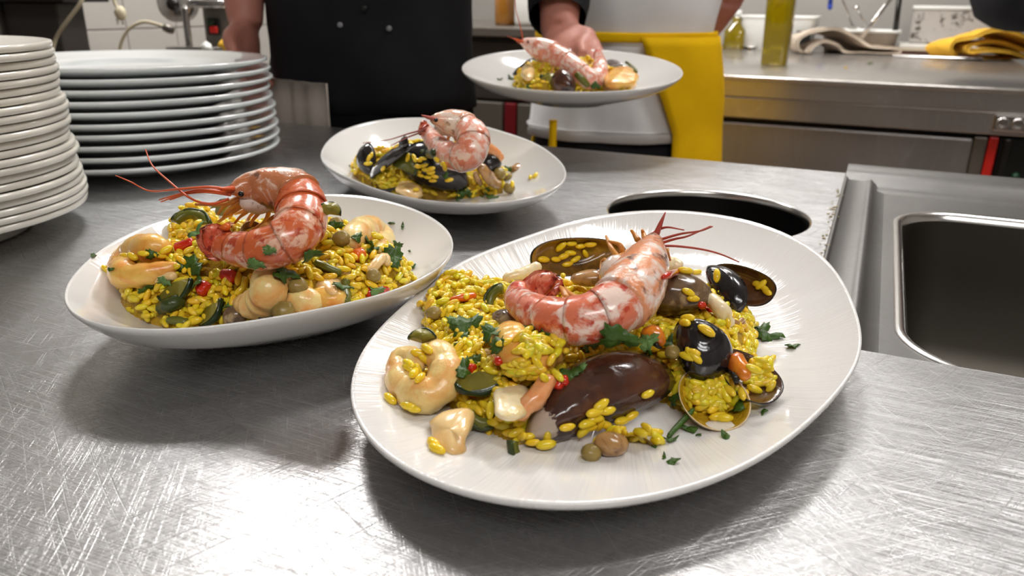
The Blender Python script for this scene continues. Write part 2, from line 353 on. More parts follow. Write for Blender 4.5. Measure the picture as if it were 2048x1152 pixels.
def ball(c, r, n=10, m_=7, ax=None):
    """Ellipsoid, radii r (3), axes columns ax."""
    r = np.array(r if hasattr(r, '__len__') else (r,) * 3, float)
    ph = np.linspace(0, PI, m_)[1:-1]; th = np.linspace(0, 2 * PI, n, endpoint=False)
    V = [np.array([np.sin(p) * np.cos(t), np.sin(p) * np.sin(t), np.cos(p)]) for p in ph for t in th] + [np.array([0, 0, 1.]), np.array([0, 0, -1.])]
    V = np.array(V) * r
    if ax is not None: V = V @ np.array(ax, float).T
    F = grid_faces(m_ - 2, n); k = (m_ - 2) * n
    for j in range(n): F += [(k, j, (j + 1) % n)]; F += [(k + 1, k - n + (j + 1) % n, k - n + j)]
    F = [f[::-1] if i < (m_ - 3) * n else f for i, f in enumerate(F)]
    return V + np.array(c), F
def lathe(prof, n=64, c=(0, 0, 0), closed=False):
    prof = np.asarray(prof, float); th = np.linspace(0, 2 * PI, n, endpoint=False)
    V = np.stack([prof[:, 0:1] * np.cos(th), prof[:, 0:1] * np.sin(th), np.repeat(prof[:, 1:2], n, 1)], -1).reshape(-1, 3) + np.array(c)
    F = grid_faces(len(prof), n)
    if closed: F += [((len(prof) - 1) * n + j, (len(prof) - 1) * n + (j + 1) % n, (j + 1) % n, j) for j in range(n)]
    return V, F
def box(x0, x1, y0, y1, z0, z1, bev=.002):
    bm = bmesh.new(); bmesh.ops.create_cube(bm, size=1)
    for v in bm.verts: v.co = ((x0 + x1) / 2 + v.co.x * (x1 - x0), (y0 + y1) / 2 + v.co.y * (y1 - y0), (z0 + z1) / 2 + v.co.z * (z1 - z0))
    bev = min(bev, .4 * min(x1 - x0, y1 - y0, z1 - z0))
    if bev > 0: bmesh.ops.bevel(bm, geom=list(bm.edges), offset=bev, segments=2, affect='EDGES', profile=.5)
    V = [tuple(v.co) for v in bm.verts]; F = [tuple(v.index for v in f.verts) for f in bm.faces]; bm.free()
    return np.array(V), F
def prism(poly, z0, z1):
    """Extruded polygon (list of xy)."""
    n = len(poly); V = [(x, y, z0) for x, y in poly] + [(x, y, z1) for x, y in poly]
    F = [tuple(range(n))[::-1], tuple(range(n, 2 * n))] + [(j, (j + 1) % n, n + (j + 1) % n, n + j) for j in range(n)]
    return np.array(V, float), F
def xform(vf, Mx):
    V = np.asarray(vf[0], float); Mx = np.array(Mx)
    return V @ Mx[:3, :3].T + Mx[:3, 3], vf[1]
def fbm(p, s, seed=0):
    return noise.noise(Vector((p[0] * s + seed * 7.3, p[1] * s - seed * 3.1, p[2] * s + seed)))
def rough(vf, amp, s, seed=0):
    V = np.asarray(vf[0], float).copy()
    for i in range(len(V)):
        V[i] += np.array([fbm(V[i], s, seed), fbm(V[i], s, seed + 5), fbm(V[i], s, seed + 9)]) * amp
    return V, vf[1]
def hit(px, py):
    """Where the sight line of this pixel meets the food and plates built so far."""
    d = ray(px, py).normalized(); best = None
    for V, F, bv in BVH():
        h = bv.ray_cast(CAM, d)
        if h[0] is not None and (best is None or h[3] < best[2]): best = (h[0], h[1], h[3])
    if best is None: p = at_z(px, py, .012); return p, Vector((0, 0, 1))
    n = best[1]
    if n.dot(d) > 0: n = -n
    return best[0], n
_bv = []
def BVH():
    while len(_bv) < len(FOOD):
        V, F = FOOD[len(_bv)]; _bv.append((V, F, BVHTree.FromPolygons([tuple(v) for v in V], F)))
    return _bv

# ------------------------------------------------------------------ local frame of the worktops (turned against the camera)
YAW = -0.4261
MY = Matrix.Rotation(YAW, 4, 'Z')
def loc(x, y, z=0.): return MY @ Vector((x, y, z))
def lxf(vf): return xform(vf, MY)
FLOOR_Z = -.88

def cdt_face(outer, holes, z):
    pts = []; edges = []; n = 0
    for loop in [outer] + holes:
        k = len(loop); pts += [Vector(p) for p in loop]; edges += [(n + i, n + (i + 1) % k) for i in range(k)]; n += k
    r = delaunay_2d_cdt(pts, edges, [], 0, 1e-6)
    V = r[0]; F = []
    def inside(p, loop):
        c = False; j = len(loop) - 1
        for i in range(len(loop)):
            if (loop[i][1] > p[1]) != (loop[j][1] > p[1]) and p[0] < (loop[j][0] - loop[i][0]) * (p[1] - loop[i][1]) / (loop[j][1] - loop[i][1]) + loop[i][0]: c = not c
            j = i
        return c
    for f in r[2]:
        c = sum((V[i] for i in f), Vector((0, 0))) / len(f)
        if inside(c, outer) and not any(inside(c, h) for h in holes):
            a, b_, d = (V[i] for i in f[:3])
            F.append(tuple(f) if (b_ - a).cross(d - a) > 0 else tuple(f)[::-1])
    return np.array([(v.x, v.y, z) for v in V]), F
def circle(cx, cy, r, n=72): return [(cx + r * math.cos(2 * PI * k / n), cy + r * math.sin(2 * PI * k / n)) for k in range(n)]
def rrect(x0, x1, y0, y1, r, n=10):
    P = []
    for cx, cy, a in ((x1 - r, y0 + r, -PI / 2), (x1 - r, y1 - r, 0), (x0 + r, y1 - r, PI / 2), (x0 + r, y0 + r, PI)):
        for k in range(n + 1): t = a + k / n * PI / 2; P.append((cx + r * math.cos(t), cy + r * math.sin(t)))
    return P
def inset(loop, d):
    c = np.mean(loop, 0); L = np.array(loop); n = len(L)
    t = np.roll(L, -1, 0) - np.roll(L, 1, 0); t /= np.linalg.norm(t, axis=1)[:, None] + 1e-12
    return [tuple(p) for p in L + np.stack([-t[:, 1], t[:, 0]], 1) * d]
def sweep_loop(loops_z, closed=False):
    n = len(loops_z[0][0]); V = [(x, y, z) for L, z in loops_z for x, y in L]
    return np.array(V), [f[::-1] for f in grid_faces(len(loops_z), n)]

# ================================================================== SETTING
def struct(o): return tag(o, kind='structure')
struct(mk('floor', *box(-4, 4, -2.5, 5, FLOOR_Z - .05, FLOOR_Z, 0), 'floor', smooth=False))
struct(mk('ceiling', *box(-4, 4, -2.5, 5, CEIL, CEIL + .05, 0), 'ceiling', smooth=False))
wb = struct(mk('wall_back', *lxf(box(-2.3, 2.2, 3.78, 3.85, FLOOR_Z, CEIL, 0)), 'wall', smooth=False))
struct(mk('wall_front', *box(-4, 4, -2.5, -2.43, FLOOR_Z, CEIL, 0), 'wall', smooth=False))
struct(mk('wall_left', *lxf(box(-2.3, -2.2, -1.5, 3.78, FLOOR_Z, CEIL, 0)), 'wall', smooth=False))
struct(mk('wall_right', *lxf(box(2.1, 2.2, -2.0, 3.78, FLOOR_Z, CEIL, 0)), 'wall', smooth=False))
for i, (lx, ly, sx, sy, wt) in enumerate(LAMPS):
    t = empty('ceiling_or_fill_lamp', (lx, ly, CEIL - .03), ['flat ceiling light panel above the far side of the worktop', 'flat ceiling light panel above the cook in white', 'long added fill light panel behind the viewer', 'long added fill light panel above the far counter', 'added fill light panel above the sink'][i], 'ceiling light')
    V, F = join(box(lx - sx / 2 - .02, lx + sx / 2 + .02, ly - sy / 2 - .02, ly + sy / 2 + .02, CEIL - .018, CEIL, .003))
    mk('housing', V, F, 'white_plastic', t, smooth=False)
    mk('diffuser', *box(lx - sx / 2, lx + sx / 2, ly - sy / 2, ly + sy / 2, CEIL - .03, CEIL - .019, .004), 'diffuser', t, smooth=False)

# ------------------------------------------------------------------ worktop with waste hole and sink
HC, HR = (-.1233, .6989), .0905
worktop = empty('steel_worktop', loc(-.5, .6, 0), 'scratched stainless steel worktop holding the plates of rice', 'worktop')
XL, XR, YF, YB, SX, SY = -1.55, 1.3, -.32, .948, -.016, .437
outer = [(XL, YF), (XR, YF), (XR, SY), (SX, SY), (SX, YB), (XL, YB)]
hole = circle(*HC, HR, 96)
V, F = cdt_face(outer, [hole], 0.)
rim = sweep_loop([(circle(*HC, HR, 96), 0), (circle(*HC, HR - .0012, 96), -.0005), (circle(*HC, HR - .0022, 96), -.0022), (circle(*HC, HR - .0025, 96), -.006)])
edge = [(XL, YB), (XL, YF), (XR, YF)]
skirt = lxf(join((np.array([(XL, YB, 0), (SX, YB, 0), (SX, YB, -.05), (XL, YB, -.05)]), [(0, 3, 2, 1)]),
            (np.array([(XL, YF, 0), (XR, YF, 0), (XR, YF, -.05), (XL, YF, -.05)]), [(0, 1, 2, 3)]),
            (np.array([(SX, SY, 0), (XR, SY, 0), (XR, SY, -.012), (SX, SY, -.012)]), [(0, 3, 2, 1)])))
mk('worktop_sheet', *join(lxf((V, F)), skirt), 'table_steel', worktop, smooth=False)
mk('waste_hole_rim', *lxf(rim), 'lip_steel', worktop)
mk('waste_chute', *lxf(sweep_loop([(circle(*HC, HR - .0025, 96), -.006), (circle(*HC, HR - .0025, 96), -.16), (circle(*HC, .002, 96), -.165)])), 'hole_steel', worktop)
mk('front_panel', *lxf(box(XL + .02, XR - .02, YF + .03, YF + .05, FLOOR_Z + .1, -.05)), 'door_steel', worktop, smooth=False)
mk('back_panel', *lxf(box(XL + .02, XR - .02, YB - .06, YB - .04, FLOOR_Z + .1, -.05)), 'door_steel', worktop, smooth=False)
for lx in (XL + .05, -.1, XR - .05):
    for ly in (YF + .08, YB - .1): mk('leg', *lxf(box(lx - .02, lx + .02, ly - .02, ly + .02, FLOOR_Z, -.05)), 'door_steel', worktop, smooth=False)

sink = empty('sink', loc(.3, .63, 0), 'deep rounded steel sink basin let into the worktop', 'sink')
BO = rrect(.037, .52, .441, .818, .055, 12)
sx1 = XR
# tray : outer bead, slope, flat floor of the tray with bowl opening
def strip(profile, a0, a1, axis):
    V = []
    for d, z in profile:
        V += [(d, a0, z), (d, a1, z)] if axis == 'y' else [(a0, d, z), (a1, d, z)]
    F = [(2 * i, 2 * i + 1, 2 * i + 3, 2 * i + 2) for i in range(len(profile) - 1)]
    if axis == 'y': F = [f[::-1] for f in F]
    return np.array(V, float), F
bead = lambda s: [(s * -.017, 0), (s * -.0162, .0011), (s * -.0145, .0012), (s * -.0135, .0002), (s * -.0120, -.0012), (s * .004, -.0014), (s * .0065, -.0006), (s * .0085, .0002), (s * .0105, .0001), (s * .013, -.0016), (s * .018, -.0044), (s * .024, -.005)]
left_bead = strip([(d, z) for d, z in bead(1)], .438, .95, 'y')
backp = [(.986, -.05), (.986, -.002), (.984, .0035), (.978, .0055), (.966, .0052), (.955, .004), (.945, .0035), (.936, .004), (.928, .0015), (.915, -.003), (.9, -.0045), (.892, -.0036), (.888, -.0042), (.88, -.005)]
back_bead = strip(backp[::-1], -.016, sx1, 'x')
Vt, Ft = cdt_face([(.024, .4372), (sx1, .4372), (sx1, .88), (.024, .88)], [BO], -.005)
corner = np.array([(-.017, .948, 0.), (-.017, .986, -.002), (.024, .88, -.005)])
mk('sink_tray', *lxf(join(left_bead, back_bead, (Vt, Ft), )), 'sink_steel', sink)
tl = inset(BO, .003); tl2 = inset(BO, .006)
mk('basin_lip', *lxf(sweep_loop([(inset(BO, -.005), -.0048), (inset(BO, -.0035), -.0038), (BO, -.0042), (inset(BO, .0025), -.0062), (inset(BO, .004), -.011)])), 'lip_steel', sink)
bott = rrect(.07, .49, .475, .785, .06, 12)
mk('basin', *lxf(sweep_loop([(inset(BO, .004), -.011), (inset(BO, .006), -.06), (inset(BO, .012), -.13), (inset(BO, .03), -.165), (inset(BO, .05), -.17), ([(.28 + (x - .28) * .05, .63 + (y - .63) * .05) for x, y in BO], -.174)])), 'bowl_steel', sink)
# dried grime along the seam beside the sink
cr = []
for k in range(44):
    yy = .60 + rng.random() * .26; xx = -.019 + rng.normal() * .0025
    p = loc(xx, yy, .0006); s = .0005 + rng.random() * .0008
    cr.append(ball(p, (s * 1.4, s, s * .6), 6, 5))
tag(mk('dried_crumbs', *join(*cr), 'crumb'), 'dried crumbs along the seam beside the sink', 'crumbs', None, 'stuff')

# ================================================================== OVAL PLATES
class Plate:
    def __init__(s, name, label, c, h, z0, k, cy, floor, mtl, wall, tilt=None, prof=None, foot=.56, group=None, flat=.5):
        s.c = np.array(c, float); s.h = h; s.z0, s.k, s.cy, s.floor = z0, k, cy, floor; s.flat = flat
        s.Mx = tilt if tilt is not None else Matrix.Identity(4); s.Mi = s.Mx.inverted()
        n = 192; th = np.linspace(0, 2 * PI, n, endpoint=False); R = s.R(th)
        ts = np.r_[np.linspace(.03, s.flat, 5), np.linspace(s.flat, .985, 16)[1:]]
        rings = []
        for t in ts:
            x = s.c[0] + R * t * np.cos(th); y = s.c[1] + R * t * np.sin(th); rings.append(np.stack([x, y, s.top(x, y)], 1))
        zr = s.zrim(th, R)
        def under(t, f):
            x = s.c[0] + R * t * np.cos(th); y = s.c[1] + R * t * np.sin(th); rings.append(np.stack([x, y, f], 1))
        under(.997, zr - .0002); under(1., zr - .0012); under(.998, zr - .0026); under(.985, zr - .0048)
        for t, f in wall: under(t, zr * f)
        under(foot + .012, 0 * zr + .0006); under(foot, 0 * zr); under(foot - .02, 0 * zr + .0008); under(foot - .03, 0 * zr + .004); under(.03, 0 * zr + .005)
        V = np.concatenate(rings); F = grid_faces(len(rings), n)
        k0 = len(V); V = np.vstack([V, [*s.c, float(s.top(np.array([s.c[0]]), np.array([s.c[1]]))[0])], [*s.c, .005]])
        e = (len(rings) - 1) * n
        F = [f for f in F] + [(k0, j, (j + 1) % n) for j in range(n)][::1] + [(k0 + 1, e + (j + 1) % n, e + j) for j in range(n)]
        F = [f[::-1] for f in F[:-2 * n]] + F[-2 * n:]
        V = np.array([s.Mx @ Vector(v) for v in V]); s.base = s.Mx @ Vector((*s.c, 0))
        s.obj = tag(mk(name, V, F, mtl, origin=s.base, reg=True), label, 'plate', group)
    def R(s, th):
        r = s.h[0] + 0 * th
        for n in range(1, (len(s.h) - 1) // 2 + 1): r = r + s.h[2 * n - 1] * np.cos(n * th) + s.h[2 * n] * np.sin(n * th)
        return r
    def zrim(s, th, R): return s.z0 + s.k * (s.c[1] + R * np.sin(th) - s.cy)
    def top(s, x, y):
        dx, dy = x - s.c[0], y - s.c[1]; th = np.arctan2(dy, dx); R = s.R(th); t = np.hypot(dx, dy) / R
        g = np.clip((t - s.flat) / (1 - s.flat), 0, 1.05)
        return s.floor + (s.zrim(th, R) - s.floor) * g ** 1.75
    def pt(s, px, py, z):
        """World point on this pixel's sight line at plate height z."""
        o = s.Mi @ CAM; d = s.Mi.to_3x3() @ ray(px, py); return s.Mx @ (o + d * ((z - o.z) / d.z))
    def on(s, px, py, z, lift=.002):
        """As pt, but never inside the heap of rice: at the heap's surface instead."""
        p = s.pt(px, py, z); d = ray(px, py).normalized(); h = s.bv.ray_cast(CAM, d)
        if h[0] is not None and h[3] - lift < (p - CAM).length: p = CAM + d * (h[3] - lift)
        return p
    def loc2(s, px, py, z):
        o = s.Mi @ CAM; d = s.Mi.to_3x3() @ ray(px, py); p = o + d * ((z - o.z) / d.z); return (p.x, p.y)
    # ---- the heap of rice
    def mound(s, poly, hmax, ramp, bumps, n_grain, label, seed, gl=.0072, extra=()):
        if isinstance(poly, tuple):                      # a plain oval heap: centre, half sizes, turn
            mx_, my_, ra, rb, tn = poly; t_ = np.linspace(0, 2 * PI, 40, endpoint=False); wv = 1 + .07 * np.sin(3 * t_ + seed) + .05 * np.sin(5 * t_ + 2 * seed)
            P = np.stack([mx_ + wv * (ra * np.cos(t_) * math.cos(tn) - rb * np.sin(t_) * math.sin(tn)), my_ + wv * (ra * np.cos(t_) * math.sin(tn) + rb * np.sin(t_) * math.cos(tn))], 1)
        else: P = np.array([s.loc2(q[0], q[1], s.floor + (q[2] if len(q) > 2 else .004)) for q in poly])
        step = .0018; x0, y0 = P.min(0) - .004; x1, y1 = P.max(0) + .004
        xs = np.arange(x0, x1, step); ys = np.arange(y0, y1, step); X, Y = np.meshgrid(xs, ys)
        Q = np.stack([X.ravel(), Y.ravel()], 1)
        A = P; B = np.roll(P, -1, 0); d = B - A
        t = np.clip(((Q[:, None] - A) * d).sum(2) / (d ** 2).sum(1), 0, 1)
        dist = np.linalg.norm(Q[:, None] - (A + t[..., None] * d), axis=2).min(1)
        c1 = (A[:, 1][None] > Q[:, 1:2]) != (B[:, 1][None] > Q[:, 1:2])
        xi = d[:, 0] * (Q[:, 1:2] - A[:, 1]) / (d[:, 1] + 1e-12) + A[:, 0]
        ins = ((c1 & (Q[:, 0:1] < xi)).sum(1) % 2) == 1
        nz = np.array([noise.noise(Vector((q[0] * 55 + seed, q[1] * 55, seed))) + .6 * noise.noise(Vector((q[0] * 130, q[1] * 130 + seed, 3))) for q in Q])
        u = np.clip(dist / ramp, 0, 1)
        H = hmax * np.sqrt(np.clip(1 - (1 - u) ** 2, 0, 1)) * (1 + .10 * nz) + .0022 * nz * np.clip(dist / .012, 0, 1)
        H = np.where(ins, H, -.003)
        for bx, by, br, bh in bumps:
            q = np.array(s.loc2(bx, by, s.floor + bh)); rr = np.linalg.norm(Q - q, axis=1) / br
            H = np.maximum(H, np.where(rr < 1, bh * np.sqrt(np.clip(1 - rr ** 2, 0, 1)), -1))
        base = s.top(Q[:, 0], Q[:, 1])
        Z = np.where(H > 0, base + H, base - .0015).reshape(X.shape)
        keep = (H > 0).reshape(X.shape)
        nv = X.shape[1]; V = np.stack([X.ravel(), Y.ravel(), Z.ravel()], 1)
        F = []
        for i in range(X.shape[0] - 1):
            for j in range(nv - 1):
                if keep[i, j] or keep[i + 1, j] or keep[i, j + 1] or keep[i + 1, j + 1]: F.append((i * nv + j, i * nv + j + 1, (i + 1) * nv + j + 1, (i + 1) * nv + j))
        used = sorted({i for f in F for i in f}); mp = {u_: k for k, u_ in enumerate(used)}
        V = V[used]; F = [tuple(mp[i] for i in f) for f in F]
        Vw = np.array([s.Mx @ Vector(v) for v in V]); up = np.array(s.Mx.to_3x3() @ Vector((0, 0, 1)))
        FOOD.append((Vw + up * .0012, F)); s.bv = BVHTree.FromPolygons([tuple(v) for v in Vw + up * .002], F)
        # grains
        gy, gx = np.gradient(Z, step); gn = np.stack([-gx.ravel(), -gy.ravel(), np.ones(X.size)], 1); gn /= np.linalg.norm(gn, axis=1)[:, None]
        wgt = np.where(keep.ravel(), 1 / gn[:, 2].clip(.25), 0); wgt /= wgt.sum()
        r = np.random.default_rng(seed)
        idx = r.choice(X.size, n_grain, p=wgt)
        C = np.stack([X.ravel()[idx], Y.ravel()[idx], Z.ravel()[idx]], 1) + np.c_[r.uniform(-.5, .5, (n_grain, 2)) * step, np.zeros(n_grain)]
        nn = gn[idx] + r.normal(0, .22, (n_grain, 3)); nn /= np.linalg.norm(nn, axis=1)[:, None]
        C += gn[idx] * (r.uniform(-.0012, .0020, n_grain) + np.where(r.random(n_grain) < .25, r.uniform(0, .0026, n_grain), 0))[:, None]
        s.grains_obj(C, nn, r, gl, label, bed=(Vw - up * .0008, F), extra=extra)
    def grains_obj(s, C, nn, r, gl, label, bed=None, extra=()):
        n = len(C)
        gv, gf = GRAIN
        a = r.uniform(0, 2 * PI, n); t0 = np.stack([np.cos(a), np.sin(a), 0 * a], 1)
        t1 = t0 - nn * (t0 * nn).sum(1)[:, None]; t1 /= np.linalg.norm(t1, axis=1)[:, None]
        t2 = np.cross(nn, t1)
        L = gl * r.uniform(.82, 1.12, n); W = L * r.uniform(.44, .54, n)
        G = C[:, None] + gv[None, :, 0:1] * (L[:, None] * t1)[:, None] + gv[None, :, 1:2] * (W[:, None] * t2)[:, None] + gv[None, :, 2:3] * (W[:, None] * nn)[:, None]
        V = G.reshape(-1, 3); V = np.array([s.Mx @ Vector(v) for v in V]) if s.Mx != Matrix.Identity(4) else V
        k = len(gv); off = (np.arange(n) * k)[:, None, None]
        F = [tuple(f) for q in (np.array([f for f in gf if len(f) == 4])[None] + off, np.array([f for f in gf if len(f) == 3])[None] + off) for f in q.reshape(-1, q.shape[-1]).tolist()]
        tint = np.repeat(np.stack([r.uniform(.84, 1.04, n), r.uniform(.80, 1.04, n), r.uniform(.5, 1.2, n)], 1), k, 0)
        nb = len(F); mi = [0] * nb
        if bed is not None:
            F = F + [tuple(i + len(V) for i in f) for f in bed[1]]; mi += [1] * len(bed[1]); V = np.vstack([V, bed[0]]); tint = np.vstack([tint, np.ones((len(bed[0]), 3))])
        o = mk('saffron_rice', V, F, ['rice', 'rice_bed'], origin=s.base, mi=mi)
        ca = o.data.color_attributes.new('tint', 'FLOAT_COLOR', 'POINT')
        ca.data.foreach_set('color', np.c_[tint, np.ones(len(V))].ravel().astype(np.float32))
        tag(o, label, 'rice', None, 'stuff')
def _grain():
    V, F = tube(smooth_path([(-.5, -.02, 0), (-.25, .02, 0), (.25, .02, 0), (.5, -.02, 0)], 7), [.20, .41, .49, .5, .49, .41, .20], 8, up=(0, 0, 1))
    return V, F
GRAIN = _grain()

def grain_patch(P_, label, lift=.0012):
    """A clump of rice past counting: one object of real grains lying where the sight lines land."""
    H_ = [hit(x, y) for x, y in P_]; nn = np.array([tuple(h[1]) for h in H_]); C = np.array([tuple(h[0]) for h in H_]) + nn * lift
    r = np.random.default_rng(len(P_)); nn = nn + r.normal(0, .3, nn.shape); nn /= np.linalg.norm(nn, axis=1)[:, None]
    fl.grains_obj(C, nn, r, .0070, label)
def grain_thing(px, py, label, group=None, ang=None, up=0.):
    """One loose grain lying where the sight line meets what is there."""
    p, n = hit(px, py); n = np.array(n)
    a = ang if ang is not None else rng.uniform(0, PI)
    t = np.array([math.cos(a), math.sin(a), 0]); t = t - n * (t @ n); t /= np.linalg.norm(t); b_ = np.cross(n, t)
    L = .0072 * rng.uniform(.9, 1.12); W = L * .5
    gv, gf = GRAIN
    V = np.array(p) + n * W * .35 + gv[:, 0:1] * L * t + gv[:, 1:2] * W * b_ + gv[:, 2:3] * W * n
    o = mk('rice_grain', V, gf, 'rice'); ca = o.data.color_attributes.new('tint', 'FLOAT_COLOR', 'POINT')
    ca.data.foreach_set('color', np.tile(np.array([1, rng.uniform(.9, 1), .8, 1], np.float32), len(V)))
    return tag(o, label, 'rice grain', group)

# ------------------------------------------------------------------ food builders
def frame_of(P0, P1, face):
    P0, P1, f = np.array(P0), np.array(P1), np.array(face, float)
    X = P1 - P0; L = np.linalg.norm(X); X = X / L; Z = f - X * (f @ X); Z /= np.linalg.norm(Z)
    return P0, X, np.cross(Z, X), Z, L
def valve(P0, P1, face, width, depth, thick=.0011, bend=.06, kind='mussel', skin='mussel_black', inner='mussel_inner', worn=0.):
    """Half shell from the beak P0 to the far end P1, domed towards `face`. Faces: 0 outside, 1 inside, 2 worn beak."""
    P0, X, Y, Z, L = frame_of(P0, P1, face)
    n, nr = 44, 12
    th = np.linspace(0, 2 * PI, n, endpoint=False)
    if kind == 'mussel':
        t = (1 - np.cos(th)) / 2; sgn = np.sign(np.sin(th))
        half = np.clip(t, 0, 1) ** .62 * np.clip(1 - t, 0, 1) ** .42; half /= half.max()
        ox = t * L; oy = sgn * half * width / 2 * np.where(sgn > 0, 1.0, .86) + bend * L * np.sin(PI * t) * .5
        cx, cy = .40 * L, bend * L * .45
    else:
        ox = L / 2 - L / 2 * np.cos(th); oy = width / 2 * np.sin(th) * (1 + .06 * np.cos(th)); cx, cy = .42 * L, 0
    def sheet(off, sc_):
        V = []
        for i in range(nr):
            r = i / (nr - 1)
            x = cx + (ox - cx) * r * sc_; y = cy + (oy - cy) * r * sc_
            z = (depth - off) * (1 - r ** 2.1) ** .72 + (.00035 * math.sin(r * 26) + .0002 * math.sin(r * 61) if kind == 'mussel' else .0003 * math.sin(r * 60))
            z = np.full(n, z) * (1 if i else 1)
            V.append(np.stack([x, y, z], 1))
        return np.concatenate(V)
    A = sheet(0, 1.); Bq = sheet(thick, .965)
    loc_ = np.concatenate([A, Bq]); V = P0 + loc_[:, 0:1] * X + loc_[:, 1:2] * Y + loc_[:, 2:3] * Z
    F = grid_faces(nr, n); mi = [0] * len(F)
    F2 = [f[::-1] for f in grid_faces(nr, n, off=nr * n)]; mi += [1] * len(F2); F += F2
    a = (nr - 1) * n; b_ = nr * n + (nr - 1) * n
    F += [(a + j, a + (j + 1) % n, b_ + (j + 1) % n, b_ + j) for j in range(n)]; mi += [0] * n
    wv = np.clip(1 - loc_[:, 0] / (L * max(worn, .01)), 0, 1) ** .7 if worn else np.zeros(len(V))
    return V, F, mi, [skin, inner, wv]
def half_shell(name, label, cat, *a, group=None, parent=None, **k):
    V, F, mi, ms = valve(*a, **k)
    o = mk(name, V, F, ms[:2], parent, mi=mi, reg=True)
    at = o.data.attributes.new('worn', 'FLOAT', 'POINT'); at.data.foreach_set('value', np.asarray(ms[2], np.float32))
    if parent is None: tag(o, label, cat, group)
    return o
def lump(name, label, cat, c, r, mtl, ax=None, amp=.15, s=120, seed=0, parent=None, n=14, m_=10, group=None):
    vf = ball(c, r, n, m_, ax); vf = rough(vf, min(r) * amp * 2, s, seed)
    o = mk(name, *vf, mtl, parent, reg=True)
    if parent is None: tag(o, label, cat, group)
    return o
def meat(name, label, P0, P1, w_, parent=None, mtl='mussel_meat', fringe=True):
    P0, P1 = np.array(P0), np.array(P1); d = P1 - P0; L = np.linalg.norm(d)
    root = empty(name, (P0 + P1) / 2, label, 'mussel meat') if parent is None else parent
    P = [P0 + d * t + np.array([0, 0, .12 * L * math.sin(PI * t)]) for t in np.linspace(0, 1, 8)]
    vf = rough(tube(P, [w_ * .45, w_ * .8, w_, w_ * .95, w_, w_ * .9, w_ * .7, w_ * .35], 12, up=(0, 0, 1)), w_ * .35, 140, 3)
    mk('meat_body' if parent is None else 'meat', *vf, mtl, root, reg=True)
    if fringe:
        side = np.cross(d / L, (0, 0, 1))
        Q = [P0 + d * t + side * w_ * .8 + np.array([0, 0, -.1 * w_]) for t in np.linspace(.02, .98, 10)]
        mk('dark_fringe', *rough(tube(Q, [w_ * .3] * 10, 7), w_ * .3, 400, 4), 'mussel_meat_dark', root, reg=True)
    return root
def chunk(name, label, cat, poly_px, plate, z, thick, mtl, seed=0, lean=None, group=None, crown=.25):
    """Cut piece of squid: an outline (pixels at plate height z) swelled into a rounded slab."""
    P = np.array([np.array(plate.pt(x, y, z if not hasattr(z, '__len__') else z[i])) for i, (x, y) in enumerate(poly_px)])
    P = smooth_path(np.vstack([P, P[:1]]), 29)[:-1]; c = P.mean(0)
    nrm = np.cross(P[8] - c, P[0] - c); nrm /= np.linalg.norm(nrm)
    if nrm @ (np.array(CAM) - c) < 0: nrm = -nrm
    if lean is not None: nrm = np.array(lean, float); nrm /= np.linalg.norm(nrm)
    rings = []
    for t, h in ((.0, .5 + crown), (.35, .5 + crown * .9), (.7, .5 + crown * .5), (.9, .42), (1., .2), (1.02, 0), (1., -.25), (.9, -.45), (.5, -.5), (0, -.5)):
        rings.append(c + (P - c) * t + nrm * thick * h)
    V = np.concatenate(rings); F = grid_faces(len(rings), 28)
    V, F = rough((V, F), thick * .18, 90, seed)
    e = np.cross(V[28 + 1] - V[28], V[56] - V[28])
    if e @ nrm < 0: F = [f[::-1] for f in F]
    return tag(mk(name, V, F, mtl, reg=True), label, cat, group)
def curl(name, label, pts, r, mtl, plate=None, ridges=6, up=(0, 0, 1), flat=1., group=None, reg_=True, cat='shrimp', tail=False):
    """Peeled shrimp: a segmented, tapering, curled body."""
    P = smooth_path(np.array(pts), 46); u = np.linspace(0, 1, 46)
    R = np.interp(u, [0, .06, .2, .5, .8, .95, 1], [.45, .78, 1, .96, .74, .5, .18]) * r
    R = R * (1 - .15 * np.abs(np.cos(u * PI * ridges)) ** 10)
    V, F = rough(tube(P, R, 16, up=up, flat=flat), r * .09, 160, 2)
    T = P[-1] - P[-4]; T /= np.linalg.norm(T)
    if not tail: return tag(mk(name, V, F, mtl, reg=True), label, cat, group)
    root = empty(name, P.mean(0), label, cat, group)
    mk('body', V, F, mtl, root, reg=True)
    mk('tail_tip', *tube([P[-2], P[-1] + T * r * .6, P[-1] + T * r * 1.2], [r * .3, r * .34, r * .08], 8), 'prawn_orange', root)
    return root
def blade(P0, P1, nrm, w_, th_=.0006, bow=.15):
    """Flat pointed-oval blade (tail fan, leaf, petal) from P0 to P1."""
    P0, X, Y, Z, L = frame_of(P0, P1, nrm); V = []; m_ = 9; k = 5
    for i in range(m_):
        t = i / (m_ - 1); hw = w_ / 2 * max(.06, math.sin(PI * (t * .86 + .1)) ** .8)
        for j in range(k):
            s_ = (j / (k - 1) - .5) * 2
            V.append(P0 + X * L * t + Y * hw * s_ + Z * (bow * L * math.sin(PI * t) * .3 - bow * w_ * .5 * s_ * s_))
    V = np.array(V); n = len(V); F = grid_faces(m_, k, wrap_v=False); Vb = V - Z * th_
    F = F + [tuple(i + n for i in f[::-1]) for f in F]
    ring = [j for j in range(k)] + [i * k + k - 1 for i in range(1, m_)] + [(m_ - 1) * k + j for j in range(k - 2, -1, -1)] + [i * k for i in range(m_ - 2, 0, -1)]
    F += [(ring[i], ring[(i + 1) % len(ring)], ring[(i + 1) % len(ring)] + n, ring[i] + n) for i in range(len(ring))]
    return np.vstack([V, Vb]), F
